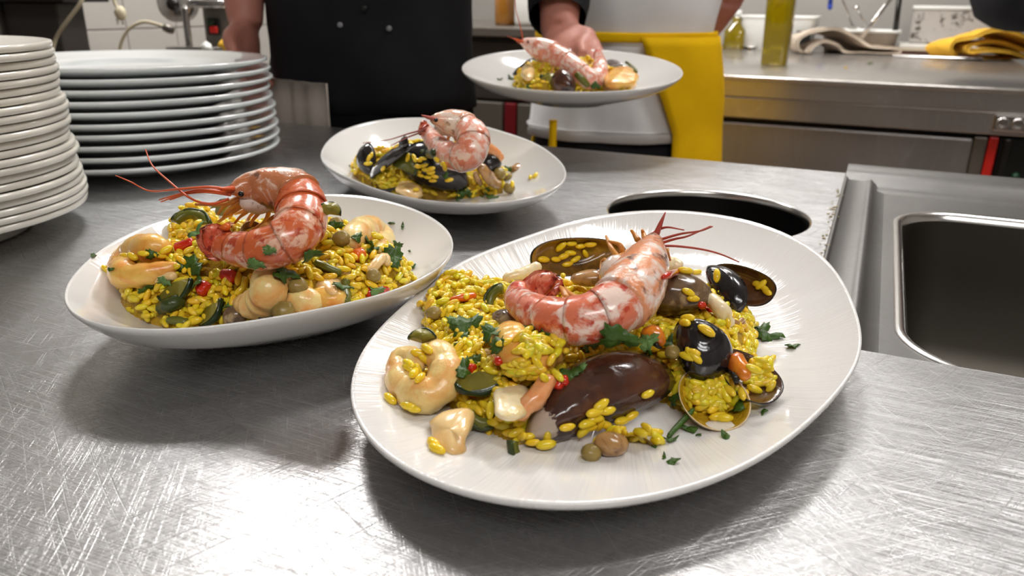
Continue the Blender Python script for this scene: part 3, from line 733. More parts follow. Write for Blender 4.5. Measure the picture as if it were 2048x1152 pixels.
def prawn(label, spine, radii, n_head, dorsal, fan, antennae, legs, rostrum, shell, head, ant, swim=(), eye=None, flat=.85, group=None, gill=None):
    """King prawn: spine points head -> tail; the first n_head carry the carapace. dorsal: side of the back."""
    S = np.array([tuple(p) for p in spine]); root = empty('king_prawn', S.mean(0), label, 'prawn', group)
    D4 = np.c_[S, np.array(radii)]; P = smooth_path(D4, 90); R = P[:, 3]; P = P[:, :3]
    acc = np.r_[0, np.cumsum(np.linalg.norm(np.diff(S, axis=0), axis=1))]; uh = acc[n_head - 1] / acc[-1]; ih = int(uh * 89)
    T, _, _ = frames(P, None)
    # carapace
    k = ih + 3; idx = np.arange(0, k)
    r = R[idx] * np.interp(np.linspace(0, 1, k), [0, .12, .45, .85, 1], [.45, .75, 1.02, 1.12, 1.1])
    V, F = tube(P[idx], r, 18, up=dorsal, flat=flat, cap=True)
    mk('carapace', *rough((V, F), .0004, 260, 1), head, root, reg=True)
    # six overlapping abdomen segments
    cuts = np.linspace(ih, 89, 7).astype(int)
    for q in range(6):
        a, b_ = max(0, cuts[q] - 2), min(89, cuts[q + 1] + 1)
        idx = np.arange(a, b_ + 1); u = np.linspace(0, 1, len(idx))
        r = R[idx] * (.91 + .15 * u ** .5)
        V, F = tube(P[idx], r, 18, up=dorsal, flat=flat, cap=False)
        nv = len(V); Tn = T[b_]
        inner = V[-18:] - (V[-18:] - P[b_]) * .07
        F += [(nv - 18 + j, nv - 18 + (j + 1) % 18, nv + (j + 1) % 18, nv + j) for j in range(18)]
        V = np.vstack([V, inner - Tn * .0004])
        if q == 5:
            F += [tuple(range(nv, nv + 18))]
        mk('abdomen_segment', *rough((V, F), .00025, 300, q), shell, root, reg=True)
    # tail fan
    tip = P[-1]
    for i, (q, w_, nr) in enumerate(fan):
        mk('telson' if i == 0 else 'tail_blade', *blade(tip - T[-1] * .004, q, nr, w_, .0014, .3), 'prawn_fan', root, reg=True)
    # rostrum, antennae, legs, swimmerets
    if rostrum is not None: mk('rostrum', *tube([P[3], (P[0] + np.array(rostrum)) / 2, np.array(rostrum)], [.0019, .0012, .0003], 6), ant, root)
    for a in antennae: mk('antenna', *tube(np.array([tuple(p) for p in a]), np.linspace(.00075, .00032, len(a)), 6, n_path=26), ant, root)
    for a in legs: mk('leg', *tube(np.array([tuple(p) for p in a]), np.linspace(.0017, .0007, len(a)), 6, n_path=14), 'leg', root)
    for a in swim: mk('swimmeret', *blade(a[0], a[1], a[2], .005, .0006), 'leg', root)
    if eye is not None: mk('eye', *ball(eye, .0015, 10, 8), 'eye', root)
    if gill is not None:
        for q in gill: mk('gill_flesh', *rough(ball(q[0], q[1], 12, 9), .002, 170, 6), 'gill', root, reg=True)
    return root
def slice_(name, label, c, r, nrm, axis, a0, a1, th_=.003, skin='zuc_skin', flesh='zuc_flesh', rin=.0, group=None, cat='courgette slice'):
    """Round or part-round courgette slice: pale flesh > dark skin edge."""
    c = np.array(c); Z = np.array(nrm, float); Z /= np.linalg.norm(Z); X = np.array(axis, float); X = X - Z * (X @ Z); X /= np.linalg.norm(X); Y = np.cross(Z, X)
    root = empty(name, c, label, cat, group); n = 16; A = np.linspace(a0, a1, n)
    def arc(rad, z): return c + rad * np.cos(A)[:, None] * X + rad * np.sin(A)[:, None] * Y + Z * z
    q = th_ / 2
    V = np.concatenate([arc(rin, q), arc(r * .9, q), arc(r * .9, -q), arc(rin, -q)]); F = grid_faces(4, n, wrap_v=False) + [(3 * n + j, 3 * n + j + 1, j + 1, j) for j in range(n - 1)] + [(0, n, 2 * n, 3 * n), (n - 1, 4 * n - 1, 3 * n - 1, 2 * n - 1)]
    mk('flesh', *rough((V, F), .0006, 200, 1), flesh, root, reg=True)
    V = np.concatenate([arc(r * .86, q * 1.05), arc(r * .97, q * 1.02), arc(r, q * .5), arc(r, -q * .5), arc(r * .97, -q * 1.02), arc(r * .86, -q * 1.05)]); F = grid_faces(6, n, wrap_v=False) + [(5 * n + j, 5 * n + j + 1, j + 1, j) for j in range(n - 1)] + [tuple(range(0, 6 * n, n)), tuple(range(n - 1, 6 * n, n))[::-1]]
    mk('skin', *rough((V, F), .0006, 200, 2), skin, root, reg=True)
    return root
def strip_(name, label, pts, w_, mtl, th_=.35, cat='pepper strip', group=None, up=(0, 0, 1)):
    P = smooth_path(np.array([tuple(p) for p in pts]), 14)
    r = np.interp(np.linspace(0, 1, 14), [0, .06, .5, .94, 1], [.45, .85, 1, .85, .4]) * w_ / 2
    vf = rough(tube(P, r, 8, up=up, flat=1 / max(th_, .2) if False else 1.), w_ * .10, 200, 5)
    V = vf[0]; return tag(mk(name, V, vf[1], mtl, reg=True), label, cat, group)
def leaf(px, py, size, label, ang=0., mtl='parsley', lobes=3, group=None, tilt=.35, name='parsley_leaf', fleck=False):
    """Chopped flat parsley: a lobed, toothed, curled leaf with real thickness lying where the sight line lands."""
    p, n = hit(px, py); n = np.array(n, float); n = n + np.array([rng.normal(), rng.normal(), .5]) * tilt; n /= np.linalg.norm(n)
    a = np.array([math.cos(ang), math.sin(ang), 0.]); X = a - n * (a @ n); X /= np.linalg.norm(X); Y = np.cross(n, X)
    m_ = 26 if not fleck else 9; out = []
    ph = rng.uniform(0, 6)
    for i in range(m_):
        t = i / m_ * 2 * PI
        r = .92 * (.50 + .50 * abs(math.cos(lobes * t / 2)) ** .7) * (1 + .16 * math.sin(11 * t + ph)) if not fleck else (.7 + .3 * math.sin(2 * t + ph) + .15 * math.sin(5 * t + ph))
        out.append((r * math.cos(t), r * math.sin(t) * .72))
    out = np.array(out); rings = [np.zeros((1, 2)), out * .5, out]
    pts = np.concatenate(rings); h = size / 2
    cv = rng.uniform(.25, .6)
    z = h * (cv * (pts[:, 0] ** 2) * .55 - .35 * np.abs(pts[:, 1]) + .10 * np.sin(pts[:, 0] * 7 + ph)) + h * .30
    top = np.array(p) + n * .0004 + pts[:, 0:1] * h * X + pts[:, 1:2] * h * Y + z[:, None] * n
    k = len(top); bot = top - n * .0005
    F = [(0, 1 + j, 1 + (j + 1) % m_) for j in range(m_)] + [(1 + j, 1 + m_ + j, 1 + m_ + (j + 1) % m_, 1 + (j + 1) % m_) for j in range(m_)]
    F = F + [tuple(i + k for i in f[::-1]) for f in F] + [(1 + m_ + j, 1 + m_ + j + k, 1 + m_ + (j + 1) % m_ + k, 1 + m_ + (j + 1) % m_) for j in range(m_)]
    return tag(mk(name, np.vstack([top, bot]), F, mtl, smooth=not fleck), label, 'herb', group)
def pea(px, py, r, label, mtl='pea', group=None, name='pea', sink_=.5, cat='pea'):
    r *= .76; p, n = hit(px, py); c = np.array(p) + np.array(n) * r * sink_
    V, F = ball(c, (r, r * .94, r * .9), 14, 10)
    d = V - c; q = np.array([.3, -.5, .8]); q /= np.linalg.norm(q); dd = d @ q / r
    V = V - np.where(dd > .8, (dd - .8) * r * 1.2, 0)[:, None] * q       # the dimple where it sat in the pod
    V, F = rough((V, F), r * .12, 250, int(px))
    return tag(mk(name, V, F, mtl, reg=True), label, cat, group)

# ================================================================== BACKGROUND KITCHEN
# tiled patch of the left wall: every tile its own piece
wl = bpy.data.objects['wall_left']
tv, tf = box(0, .008, -.0985, .0985, -.0985, .0985, .002)
tile0 = None
for i in range(9):
    for j in range(4):
        yy, zz = .95 + i * .2, -.22 + j * .2
        if tile0 is None:
            V, F = lxf((tv + np.array([-2.2, yy, zz]), tf)); tile0 = mk('tile', V, F, 'tile_white', wl, origin=loc(-2.2, yy, zz), smooth=False)
            tile0.parent = wl; tile0.location = loc(-2.2, yy, zz) - Vector(wl['_o'])
        else:
            o = tile0.copy(); COL.objects.link(o); o.location = loc(-2.2, yy, zz) - Vector(wl['_o'])

# far counter: top, fascia strips, doors, gaskets, socket strip
counter = empty('steel_counter', loc(0, 2.9, 0), 'deep steel counter with fridge doors behind the cooks', 'counter')
CX0, CX1, CY0, CY1 = -.80, .42, 2.15, 3.70
mk('counter_top', *lxf(box(CX0, CX1, CY0, CY1, -.012, 0, .003)), 'counter_steel', counter)
mk('top_fascia', *lxf(box(CX0, CX1, CY0 + .003, CY0 + .03, -.054, -.0105, .002)), 'counter_steel', counter, smooth=False)
mk('lower_fascia', *lxf(box(CX0, CX1, CY0 + .007, CY0 + .04, -.108, -.0555, .002)), 'counter_steel', counter, smooth=False)
mk('carcass', *lxf(box(CX0 + .01, CX1 - .01, CY0 + .06, CY1, FLOOR_Z + .1, -.012, .002)), 'dark_steel', counter, smooth=False)
mk('fridge_door', *lxf(box(-.60, .232, CY0 + .022, CY0 + .06, -.72, -.122, .006)), 'door_steel', counter, smooth=False)
mk('door_edge', *lxf(box(.233, .262, CY0 + .024, CY0 + .06, -.72, -.118, .003)), 'grey_steel', counter, smooth=False)
mk('red_gasket', *lxf(box(.264, .284, CY0 + .02, CY0 + .06, -.75, -.115, .003)), 'red_plastic', counter, smooth=False)
mk('control_panel', *lxf(box(.288, .41, CY0 + .03, CY0 + .06, -.75, -.115, .003)), 'oven_black', counter, smooth=False)
mk('panel_post', *lxf(box(.296, .31, CY0 + .02, CY0 + .035, -.75, -.118, .003)), 'dark_steel', counter, smooth=False)
for z, mtl, nm in ((-.205, 'green_led', 'green_indicator_lamp'), (-.228, 'orange_led', 'orange_indicator_lamp')):
    V, F = lathe([(0, .012), (.006, .010), (.009, .004), (.009, 0)], 20); V = V[:, [0, 2, 1]] * np.array([1, -1, 1]); mk(nm, *lxf((V + np.array([.336, CY0 + .03, z]), F)), mtl, counter)
sp_ = mk('socket_strip', *lxf(box(.262, .415, CY0 - .004, CY0 + .008, -.098, -.060, .003)), 'chrome', counter, smooth=False)
for k in range(5):
    V, F = lathe([(.003, .0015), (.008, .0015), (.011, .0032), (.0135, .0015), (.0135, -.002)], 24); V = V[:, [0, 2, 1]] * np.array([1, -1, 1])
    mk('socket', *lxf((V + np.array([.281 + k * .031, CY0 - .004, -.079]), F)), 'chrome', sp_, origin=sp_['_o'])
for lx in (CX0 + .06, CX1 - .06):
    for ly in (CY0 + .1, CY1 - .08): mk('leg', *lxf(box(lx - .02, lx + .02, ly - .02, ly + .02, FLOOR_Z, FLOOR_Z + .12, .003)), 'dark_steel', counter, smooth=False)

# taller steel unit seen between the two cooks
unit = empty('steel_unit', loc(-1.15, 2.5, 0), 'grey steel kitchen unit with a dark red strip, seen between the two cooks', 'kitchen unit')
mk('unit_body', *lxf(box(-1.62, -.84, 2.2, 2.86, FLOOR_Z, .075, .004)), 'dark_steel', unit, smooth=False)
mk('unit_top', *lxf(box(-1.64, -.82, 2.17, 2.88, .076, .104, .004)), 'grey_steel', unit, smooth=False)
mk('unit_rail', *lxf(box(-1.62, -.84, 2.192, 2.199, -.105, .06, .002)), 'panel_dark', unit, smooth=False)
for x0, x1, mtl, nm in ((-1.60, -1.03, 'grey_steel', 'unit_door'), (-1.022, -.985, 'red_dark', 'red_strip'), (-.978, -.85, 'grey_steel', 'unit_door')):
    mk(nm, *lxf(box(x0, x1, 2.18, 2.199, -.70, -.115, .003)), mtl, unit, smooth=False)
p = loc(-1.1, 2.35, .105)
V, F = lathe([(0, 0), (.03, 0), (.034, .01), (.034, .09), (.028, .12), (.015, .14), (.015, .17), (0, .17)], 24, p)
jar = empty('amber_jar', p, 'amber glass jar on the grey unit behind the cook in black', 'jar')
mk('jar_body', V, F, 'amber', jar); mk('jar_lid', *lathe([(0, .17), (.018, .17), (.018, .195), (0, .195)], 20, p), 'black_plastic', jar)
tray = loc(-.98, 2.4, .105)
bx_ = empty('white_tub', tray, 'white plastic tub on the grey unit behind the held plate', 'tub')
mk('tub_body', *lxf(box(-1.05, -.86, 2.3, 2.5, .105, .24, .012)), 'white_plastic', bx_); mk('tub_rim', *lxf(box(-1.06, -.85, 2.29, 2.51, .24, .255, .005)), 'white_plastic', bx_)

# ---- things on the far counter
def far_at(px, py, z, lim=3.42):
    """Point at height z on the far counter, no deeper than its back part."""
    p_ = at_z(px, py, z); t_ = (MY.inverted() @ p_).y
    if t_ > lim or t_ < 0: p_ = at_z(px, 150, z); k_ = lim / (MY.inverted() @ p_).y; p_ = Vector((p_.x * k_, p_.y * k_, z))
    return p_
def on_counter(px, py): return far_at(px, py, 0.0005)
def sz(p): return (Vector(p) - CAM).dot(_F) / FPX           # metres per pixel there
b0 = on_counter(1556, 131); q = sz(b0)
bottle = empty('oil_bottle', b0, 'tall square glass bottle of green olive oil on the far counter edge', 'bottle')
def sq_loft(c, prof, n=32, p_=5., rot=YAW):
    th = np.linspace(0, 2 * PI, n, endpoint=False); k = (np.abs(np.cos(th)) ** p_ + np.abs(np.sin(th)) ** p_) ** (-1 / p_)
    V = []
    for r, z, mixr in prof:
        kk = k * mixr + (1 - mixr); x = r * kk * np.cos(th); y = r * kk * np.sin(th)
        V.append(np.stack([c[0] + x * math.cos(rot) - y * math.sin(rot), c[1] + x * math.sin(rot) + y * math.cos(rot), np.full(n, c[2] + z)], 1))
    return np.concatenate(V), grid_faces(len(prof), n)
bw = 25 * q
b0c = (b0[0], b0[1] + bw, b0[2])
mk('glass_body', *sq_loft(b0c, [(.001, .0, 1), (bw * .93, 0, 1), (bw, .004, 1), (bw * 1.12, .22, 1), (bw * 1.1, .24, 1), (bw * .6, .262, .4), (bw * .42, .275, 0), (bw * .42, .31, 0), (.001, .31, 0)], 40), 'oil', bottle)
mk('bottle_cap', *lathe([(0, .34), (bw * .45, .34), (bw * .5, .335), (bw * .5, .305), (0, .305)], 24, b0c), 'black_plastic', bottle)
b1 = on_counter(1462, 62); b1 = Vector((b1[0], b1[1], .0005)); q = sz(b1)
bt2 = empty('squat_oil_bottle', b1, 'short bottle of yellow oil beside the white tub on the far counter', 'bottle')
mk('glass_body', *sq_loft(b1, [(.001, 0, 1), (19 * q, 0, 1), (20 * q, .004, 1), (20 * q, .07, 1), (9 * q, .10, .2), (8 * q, .13, 0), (.001, .13, 0)], 32), 'oil', bt2)
mk('bottle_cap', *lathe([(0, .15), (8 * q, .15), (8.5 * q, .125), (0, .125)], 20, b1), 'white_plastic', bt2)

def tub(name, label, pxl, pxr, pyb, h, depth, mtl, rim_mtl, flare=.92):
    a, b_ = on_counter(pxl, pyb), on_counter(pxr, pyb); c = (a + b_) / 2; wd = (b_ - a).length; root = empty(name, c, label, 'tub')
    d = loc(0, 1, 0); ux = loc(1, 0, 0); cc = c + d * depth / 2
    def ring(s_, z, ins=0): return [cc + ux * x * (wd / 2 * s_ - ins) + d * y * (depth / 2 * s_ - ins) + Vector((0, 0, z)) for x, y in rrect(-1, 1, -1, 1, .18, 4)]
    rg = [ring(.02, 0), ring(flare, 0), ring(1, h), ring(1.05, h + .002), ring(1.05, h + .01), ring(1, h + .01), ring(.97, h), ring(flare - .04, .005), ring(.02, .005)]
    n = len(rg[0]); V = np.array([v for r in rg[:3] for v in r]); mk('tub_wall', np.array([tuple(v) for v in V]), grid_faces(3, n), mtl, root)
    V = np.array([tuple(v) for r in rg[2:] for v in r]); mk('tub_rim', V, grid_faces(len(rg) - 2, n), rim_mtl, root)
    return root, cc
tub('white_crate', 'white plastic crate behind the tall oil bottle', 1474, 1616, 98, .12, .22, 'white_plastic', 'white_plastic')
# dirty serving spoon and scraps
def disc_dish(c, r, h): return lathe([(0, .002), (r * .6, .002), (r, h), (r * 1.02, h + .0015), (r, h + .0005), (r * .6, 0), (0, 0)], 32, c)
s0 = on_counter(1424, 92); s1 = on_counter(1505, 68)
spn = empty('serving_spoon', (s0 + s1) / 2, 'oily steel serving spoon lying on the far counter beside the oil bottle', 'spoon')
dv = (s1 - s0); U = dv.normalized()
mk('spoon_handle', *tube([s0 + Vector((0, 0, .006)), s0 + dv * .4 + Vector((0, 0, .012)), s0 + dv * .7 + Vector((0, 0, .012))], [.006, .005, .006], 8, flat=.5), 'chrome', spn)
cB = s0 + dv * .86; V, F = ball((0, 0, 0), (.032, .022, .012), 20, 12); V[:, 2] = np.where(V[:, 2] > -.001, -V[:, 2] * .75, V[:, 2])
R3 = Matrix.Rotation(math.atan2(U.y, U.x), 4, 'Z'); R3.translation = cB + Vector((0, 0, .014)); mk('spoon_bowl', *xform((V, F), R3), 'chrome', spn)
sc_pts = [(1440, 88), (1463, 80), (1476, 78), (1492, 97), (1420, 104), (1410, 112)]
for i, (x, y) in enumerate(sc_pts):
    c = on_counter(x, y); lump('rice_scrap', 'yellow scrap of rice on the far counter near the spoon', 'rice scrap', (c[0], c[1], .004), (.012, .008, .0045), 'rice_bed', amp=.3, s=90, seed=i, group='rice scraps on the far counter')

def fold_cloth(name, label, cat, prof, pyb, depth, mtl, seed, th_=.006, amp=.012, parent=None):
    """Cloth folded over itself: a thick sheet following a fold line seen end-on, wandering along its depth."""
    y0 = on_counter(prof[0][0], pyb).y; P = smooth_path(np.array([tuple(at_y(x, y, y0)) for x, y in prof]), 70)[:, [0, 2]]
    t = np.gradient(P, axis=0); t /= np.linalg.norm(t, axis=1)[:, None]; nr = np.stack([-t[:, 1], t[:, 0]], 1); m_ = 20; V = []
    for s_ in (1, -1):
        for j in range(m_):
            v = j / (m_ - 1); sh = 1 - .25 * v * v
            for i in range(70):
                q_ = P[i] + nr[i] * th_ / 2 * s_
                d = amp * noise.noise(Vector((q_[0] * 18 + seed, v * 3, q_[1] * 18))); e = amp * noise.noise(Vector((q_[0] * 14, v * 2.5 + seed, q_[1] * 30 + 5)))
                V.append((q_[0] + d, y0 + depth * v + .35 * e + .02 * math.sin(i * .21 + seed), max(.001 + (.004 if s_ > 0 else 0), (q_[1] * sh + .6 * e * (v > 0)))))
    V = np.array(V); nv = 70 * m_; F = grid_faces(m_, 70, wrap_v=False); F = F + [tuple(i + nv for i in f[::-1]) for f in F]
    rg = [j for j in range(70)] + [i * 70 + 69 for i in range(1, m_)] + [(m_ - 1) * 70 + j for j in range(68, -1, -1)] + [i * 70 for i in range(m_ - 2, 0, -1)]
    F += [(rg[i], rg[(i + 1) % len(rg)], rg[(i + 1) % len(rg)] + nv, rg[i] + nv) for i in range(len(rg))]
    return tag(mk(name, V, F, mtl, parent), label, cat)
fold_cloth('beige_towel', 'folded beige kitchen towel arched on the far counter beside the oil bottle', 'towel', [(1608, 108), (1594, 92), (1600, 72), (1632, 60), (1680, 58), (1716, 74), (1740, 92), (1788, 96), (1790, 106), (1730, 108), (1694, 104), (1672, 88), (1646, 82), (1622, 92), (1612, 107)], 108, .15, 'beige_cloth', 3, .010)
fold_cloth('yellow_rag', 'bunched yellow cleaning rag on the far counter by the board', 'rag', [(1922, 112), (1908, 98), (1916, 82), (1948, 74), (1972, 62), (2012, 60), (2046, 74), (2080, 94), (2060, 104), (2020, 88), (1976, 84), (1940, 92), (1936, 104), (1972, 100), (2020, 104), (2060, 116), (2090, 121), (2030, 122), (1960, 121)], 121, .17, 'yellow_rag', 8, .012)

# clear tub of ladles and tongs
root, cc = tub('clear_tub', 'cloudy clear plastic tub holding ladles behind the beige towel', 1634, 1784, 88, .075, .15, 'clear_plastic', 'white_plastic')
def tool(name, label, cat, a, b_, r, mtl, head=None, yb=None):
    root = empty(name, (Vector(a) + Vector(b_)) / 2, label, cat)
    mk('handle', *tube([a, (Vector(a) + Vector(b_)) / 2, b_], [r, r * .9, r], 8, flat=.6), mtl, root)
    if head: mk('head', *head, mtl, root)
    return root
yc = cc.y
def hb(p_, s_): V, F = ball((0, 0, 0), (s_, s_, s_ * .6), 18, 10); V[:, 2] = np.where(V[:, 2] > -.001, -V[:, 2] * .7, V[:, 2]); return V + np.array(p_), F
a = at_y(1722, 76, yc - .10); b_ = at_y(1788, -12, yc - .08); tool('steel_tongs', 'bright steel tong arm leaning diagonally over the clear tub', 'tongs', a, b_, .010, 'chrome')
a = at_y(1706, 52, yc); b_ = at_y(1672, -30, yc); tool('ladle', 'thin steel ladle standing in the clear tub', 'ladle', a, b_, .005, 'chrome', hb(a, .028))
a = at_y(1712, 16, yc - .03); b_ = at_y(1735, 56, yc - .03); tool('whisk', 'small steel utensil with a round end in the clear tub', 'utensil', a, b_, .004, 'chrome', ball(tuple(a), (.011, .011, .011), 14, 10))
a = at_y(1660, 14, yc + .05); b_ = at_y(1664, -40, yc + .05); tool('blue_spatula', 'utensil with a blue handle standing behind the clear tub', 'utensil', a, b_, .010, 'blue_plastic', ball(tuple(a), (.01, .01, .012), 10, 8))
a = at_y(1790, 70, yc - .02); b_ = at_y(1800, -14, yc - .02); tool('cleaver', 'dark steel utensil leaning at the right side of the clear tub', 'utensil', a, b_, .012, 'dark_steel', ball(tuple(a), (.014, .01, .014), 10, 8))
a = at_y(1606, 84, yc + .02); b_ = at_y(1622, 2, yc + .02)
mk_b = empty('black_tray', a, 'black tray standing behind the oil bottle and towel', 'tray')
mk('tray_body', *lxf(box(*(lambda c: (c[0] - .025, c[0] + .025, c[1] - .01, c[1] + .08))(MY.inverted() @ Vector(a)), .0005, .07, .006)), 'black_plastic', mk_b)
mk('tray_rim', *lxf(box(*(lambda c: (c[0] - .028, c[0] + .028, c[1] - .013, c[1] + .083))(MY.inverted() @ Vector(a)), .07, .076, .002)), 'black_plastic', mk_b)

# board, box and tray on the right
def lbox(name, label, cat, pxl, pxr, pyb, z0, z1, depth, mtl, bev=.004, parent=None):
    a, b_ = MY.inverted() @ far_at(pxl, pyb, z0, 3.66 - depth), MY.inverted() @ far_at(pxr, pyb, z0, 3.66 - depth); y = (a.y + b_.y) / 2
    V, F = lxf(box(a.x, b_.x, y, y + depth, z0, z1, bev)); o = mk(name, V, F, mtl, parent, smooth=False)
    if parent is None: tag(o, label, cat)
    return o, (a.x, b_.x, y)
t = empty('steel_tray', at_z(1845, 116, .0005), 'low steel tray on the far counter behind the yellow rag', 'tray')
lbox('tray_base', '', '', 1786, 1962, 116, .0005, .006, .13, 'chrome', .002, t); lbox('tray_lip', '', '', 1786, 1962, 116, .0065, .011, .006, 'chrome', .002, t)
lbox('pale_board', 'pale beige board lying on the steel tray on the far counter', 'board', 1800, 1935, 104, .0125, .022, .09, 'wood')
t = empty('cutting_board', at_z(1880, 82, .03), 'white cutting board with a red edge under the grimy box', 'cutting board')
lbox('red_edge', '', '', 1790, 1950, 92, .0005, .022, .22, 'red_dark', .003, t); lbox('board_top', '', '', 1788, 1952, 82, .023, .036, .23, 'board_white', .003, t)
t = empty('grimy_box', at_z(1880, 60, .037), 'grimy white box with dark residue at the back of the far counter', 'box')
o, (xa, xb, yy) = lbox('box_body', '', '', 1805, 1962, 70, .037, .16, .12, 'sack', .006, t)
mk('box_lid', *lxf(box(xa - .004, xb + .004, yy - .004, yy + .124, .161, .175, .004)), 'white_plastic', t)
lump('herb_bit', 'green herb scrap on the far counter in front of the beige towel', 'herb scrap', at_z(1740, 126, .0025), (.012, .006, .002), 'parsley', seed=2)
lump('rice_crumb', 'single yellow rice crumb on the far counter in front of the beige towel', 'rice crumb', at_z(1692, 135, .003), (.004, .003, .003), 'rice_bed', seed=4)

# ---- left background: bench with slicer, cabinet, cables
bench = empty('steel_bench', (-.8, 1.93, 0), 'dark steel bench carrying the slicer behind the plate stacks', 'bench')
mk('bench_top', *box(-1.0, -.5, 1.75, 2.1, -.0, .02, .003), 'grey_steel', bench, smooth=False)
mk('bench_body', *box(-.98, -.52, 1.78, 2.08, FLOOR_Z, -.001, .003), 'dark_steel', bench, smooth=False)
cab = empty('steel_cabinet', (-1.27, 2.0, FLOOR_Z), 'brownish grey steel cabinet beside the tiled wall, behind the tall plate stack', 'cabinet')
mk('side_panel', *box(-1.45, -1.235, 1.96, 2.1, FLOOR_Z, .163, .004), 'grey_machine', cab, smooth=False)
mk('front_panel', *box(-1.233, -1.10, 1.975, 2.1, FLOOR_Z, .163, .004), 'panel_dark', cab, smooth=False)
mk('top_shelf', *box(-1.47, -1.04, 1.9, 2.12, .164, .20, .004), 'dark_steel', cab, smooth=False)
Y0 = 1.9
def A(px, py, y=Y0): return at_y(px, py, y)
sl_ = empty('meat_slicer', (A(390, 100).x, Y0, .0205), 'grey steel slicing machine with a black and red switch behind the plate stack', 'slicing machine')
g = lambda px, py, y=Y0: np.array(A(px, py, y))
mk('machine_foot', *box(g(300, 0)[0], g(480, 0)[0], Y0 - .05, Y0 + .12, .0205, .052, .008), 'grey_machine', sl_, smooth=False)
mk('motor_housing', *box(g(392, 0)[0], g(478, 0)[0], Y0 + .02, Y0 + .13, .053, .30, .012), 'grey_machine', sl_)
V, F = lathe([(0, 0), (.034, 0), (.04, .006), (.04, .05), (0, .05)], 32); V = V[:, [0, 2, 1]]; c = g(350, 8, Y0 + .01)
mk('blade_drum', V + np.array([c[0], Y0, c[2]]), F, 'chrome', sl_)
V, F = lathe([(0, 0), (.012, 0), (.014, .004), (0, .006)], 20); V = V[:, [0, 2, 1]] * np.array([1, -1, 1]); mk('drum_knob', V + np.array([c[0], Y0, c[2]]), F, 'dark_steel', sl_)
mk('arm_guard', *box(g(372, 0)[0], g(450, 0)[0], Y0 - .005, Y0 + .02, A(0, 12).z, A(0, -6).z, .006), 'chrome', sl_)
mk('upright_post', *box(g(369, 0)[0], g(382, 0)[0], Y0 - .03, Y0 - .02, .053, A(0, 10).z, .003), 'chrome', sl_)
mk('carriage_plate', *box(g(336, 0)[0], g(462, 0)[0], Y0 - .05, Y0 + .0, A(0, 94).z, A(0, 87).z, .002), 'chrome', sl_)
sw = mk('switch_box', *box(g(404, 0)[0], g(429, 0)[0], Y0 + .008, Y0 + .019, A(0, 66).z, A(0, 32).z, .003), 'black_plastic', sl_, smooth=False)
mk('red_button', *box(g(412, 0)[0], g(427, 0)[0], Y0 - .002, Y0 + .0075, A(0, 62).z, A(0, 48).z, .002), 'red_plastic', sw, origin=sw['_o'])
mk('green_button', *box(g(408, 0)[0], g(421, 0)[0], Y0 - .002, Y0 + .0075, A(0, 46).z, A(0, 36).z, .002), 'zuc_skin', sw, origin=sw['_o'])
lump('yellow_sponge', 'small yellow sponge on the slicer beside the hanging hand', 'sponge', g(450, 93, Y0 - .04), (.016, .012, .015), 'yellow_rag', seed=5, amp=.2)
lump('garlic_bulb', 'small white garlic bulb on the slicer behind the plates', 'garlic', g(413, 95, Y0 - .06), (.011, .011, .012), 'white_plastic', seed=3)
def cable(name, label, pts, r, mtl='cable'):
    return mk(name, *tube([tuple(q) for q in pts], r, 8, n_path=30), mtl), label
cb = empty('power_cable', A(140, 50, 1.93), 'cream power cable hanging down in front of the dark cabinet', 'cable')
mk('cord', *tube([tuple(A(x, y, yy)) for x, y, yy in ((172, -20, 1.88), (160, 8, 1.87), (136, 40, 1.88), (114, 72, 1.9), (105, 105, 1.9), (104, 150, 1.9))], .0042, 8, n_path=30), 'cable', cb)
cb = empty('hanging_plug', A(240, 25, 2.0), 'cream plug hanging on a short cable before the white tiles', 'plug')
mk('cord', *tube([tuple(A(x, y, 2.0)) for x, y in ((224, -24), (228, 2), (236, 18))], .004, 8, n_path=14), 'cable', cb)
vf = ball(A(241, 27, 2.0), (.014, .012, .017), 16, 10); mk('plug_body', *rough(vf, .002, 60), 'cable', cb)
for dx in (-.006, .006): q_ = A(239, 37, 2.0); mk('plug_pin', *tube([q_ + Vector((dx, 0, 0)), q_ + Vector((dx, 0, -.014))], .0025, 8), 'chrome', cb)
cb = empty('appliance_cord', A(290, 60, 1.97), 'pale cord looping before the tiles to a grey connector at the slicer', 'cable')
mk('cord', *tube([tuple(A(x, y, 1.97)) for x, y in ((238, 110), (243, 84), (258, 58), (285, 44), (312, 48), (334, 56))], .004, 8, n_path=30), 'cable', cb)
mk('connector', *tube([tuple(A(x, y, 1.97)) for x, y in ((328, 54), (338, 58), (347, 62))], [.009, .011, .008], 10, n_path=6), 'grey_steel', cb)

# ================================================================== PEOPLE
def fused(name, parts, mtl, origin, voxel=.008, smooth_it=6, parent=None):
    """Overlapping limbs fused into one continuous skin."""
    V, F = join(*parts); me = bpy.data.meshes.new(name); me.from_pydata(V.tolist(), [], F); me.update()
    o = bpy.data.objects.new(name, me); COL.objects.link(o)
    r = o.modifiers.new('r', 'REMESH'); r.mode = 'VOXEL'; r.voxel_size = voxel
    s_ = o.modifiers.new('s', 'SMOOTH'); s_.factor = .5; s_.iterations = smooth_it
    ev = o.evaluated_get(bpy.context.evaluated_depsgraph_get()); m2 = bpy.data.meshes.new_from_object(ev)
    V = np.empty(len(m2.vertices) * 3); m2.vertices.foreach_get('co', V); V = V.reshape(-1, 3); F = [tuple(p_.vertices) for p_ in m2.polygons]
    bpy.data.objects.remove(o); bpy.data.meshes.remove(me); bpy.data.meshes.remove(m2)
    return mk(name, V, F, mtl, parent, origin=origin)
def limb(pts, r, n=14, up=None, flat=1., k=None): return tube([tuple(p_) for p_ in pts], r, n, up=up, flat=flat, n_path=k or max(10, 5 * len(pts)))
